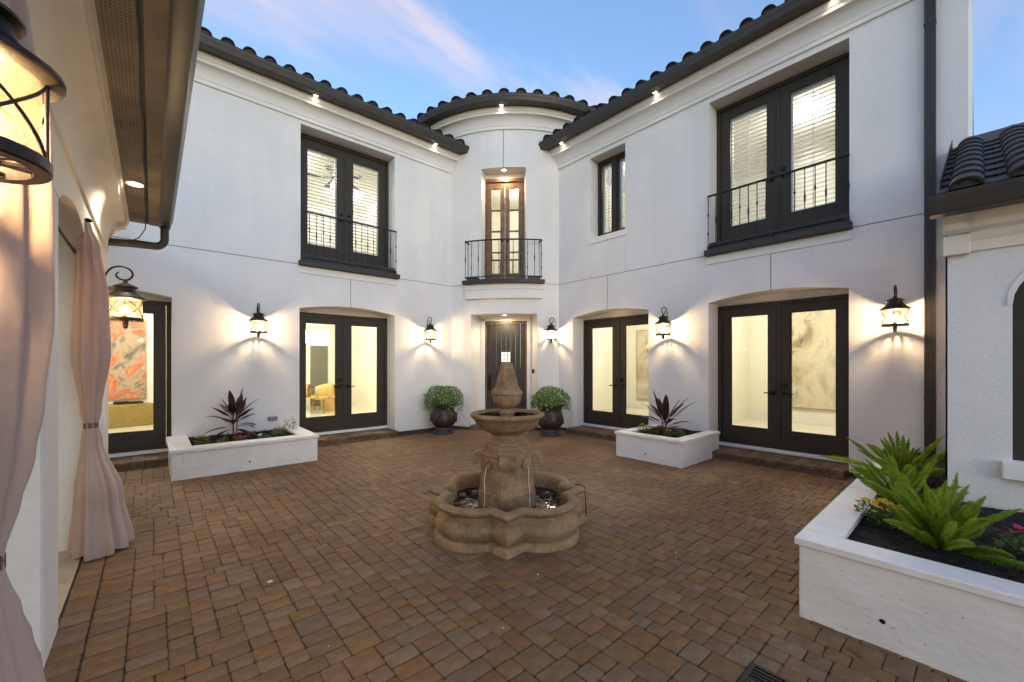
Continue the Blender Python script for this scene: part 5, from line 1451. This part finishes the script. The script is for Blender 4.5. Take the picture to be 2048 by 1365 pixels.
# ================================================================= SMALL THINGS
m = MB(); m.bbox((1.60, .0, .545), (1.76, .035, .62), LW, .008); m.bbox((1.62, .035, .55), (1.675, .05, .615), LW, .006); m.bbox((1.685, .035, .55), (1.74, .05, .615), LW, .006)
m.build('outlet_cover', 'outlet_grey', None, origin=LW(1.68, 0, .58), label='grey weatherproof outlet cover on the wall above the long planter', category='outlet')
t = thing('security_camera', 'small white dome camera in the top left corner of the front door recess', 'camera', TF(-.56, -.5, 2.70))
m = MB(); c = TF(-.56, -.50, 2.72); m.lathe([(0, .05), (.035, .045), (.045, .01), (.04, -.03), (.02, -.05), (0, -.055)], c, 14); m.build('housing', 'camera_white', t, smooth=True)
m = MB(); c = TF(-.55, -.455, 2.70); m.lathe([(0, .02), (.02, .01), (.022, -.01), (0, -.022)], c, 10); m.build('lens', 'black', t, smooth=True)
m = MB(); c = Vector(TW(14.9, -.3, 1.42)); m.bbox((c.x-.02, c.y-.02, 1.37), (c.x+.02, c.y+.02, 1.47)); m.build('doorbell', 'handle_black', None, origin=tuple(c), label='slim black doorbell on the right side of the front door recess', category='doorbell')
m = MB(); c = Vector(TW(14.6, -.25, .62)); m.lathe([(0, -.05), (.04, -.045), (.055, 0), (.045, .04), (0, .05)], tuple(c), 12); m.tube([tuple(c), TW(15.4, -.2, .62)], .02); m.build('hose_tap', 'black', None, origin=tuple(c), smooth=True, label='black hose tap low on the wall right of the front door', category='tap')
# drain grate, fallen leaf, fallen flower
t = thing('drain_grate', 'black slotted drain grate in the paving at the bottom edge', 'drain', (1.98, 1.02, 0))
gx, gy = 2.27, .66
m = MB(); m.box((gx-.14, gy-.14, -.01), (gx+.14, gy-.12, .006)); m.box((gx-.14, gy+.12, -.01), (gx+.14, gy+.14, .006)); m.box((gx-.14, gy-.12, -.01), (gx-.12, gy+.12, .006)); m.box((gx+.12, gy-.12, -.01), (gx+.14, gy+.12, .006)); m.box((gx-.12, gy-.12, -.012), (gx+.12, gy+.12, -.001)); m.build('grate_frame', 'black', t)
for k in range(9):
    m = MB(); m.box((gx-.118+k*.0265, gy-.12, -.0005), (gx-.118+k*.0265+.012, gy+.12, .005)); m.build('grate_bar', 'black', t)
m = MB(); f = rot_at((2.93, .45, .003), rad(30)); m.grid([[f(-.05, 0, .004), f(-.02, -.018, .012), f(.02, -.016, .010), f(.05, 0, .004)], [f(-.05, 0, .004), f(-.02, 0, .003), f(.02, 0, .003), f(.055, 0, .004)], [f(-.05, 0, .004), f(-.02, .018, .014), f(.02, .016, .012), f(.05, 0, .004)]])
m.build('fallen_leaf', 'dry_leaf', None, origin=(2.93, .45, 0), label='dry brown leaf lying against the base of the large planter', category='leaf')
fc = (.64, 3.38)
t = thing('fallen_flower', 'small white flower with a green leaf lying on the pavers', 'flower', (fc[0], fc[1], 0))
m = MB()
for k in range(6):
    f = rot_at((fc[0], fc[1], .02), k*1.05); m.add([f(0, 0, 0), f(.012, -.008, .008), f(.024, 0, .006), f(.012, .008, .008)], [(0, 1, 2, 3)])
m.build('petals', 'petal_white', t)
m = MB()
for k in range(4):
    f = rot_at((fc[0]+.01, fc[1]-.012, .006), k*1.6+.4); m.add([f(0, 0, 0), f(.015, -.009, .006), f(.034, 0, .002), f(.015, .009, .006)], [(0, 1, 2, 3)])
m.build('leaf', 'leaf_green', t)

# bits of petal and leaf blown about the court
rr = random.Random(17); m = MB()
for k in range(46):
    x, y = rr.uniform(0, 6), rr.uniform(.9, 7)
    if hidden(x, y) or math.hypot(x-FC[0], y-FC[1]) < .95: continue
    f_ = rot_at((x, y, .004), rr.random()*6.28); a_ = rr.uniform(.005, .013); m.mi = 0 if rr.random() < .6 else 1
    m.add([f_(-a_, 0, 0), f_(0, -a_*.5, .003), f_(a_, 0, .001), f_(0, a_*.5, .004)], [(0, 1, 2, 3)])
m.build('litter', ['petal_white', 'dry_leaf'], None, kind='stuff', label='scattered bits of petal and dry leaf on the paving', category='litter')
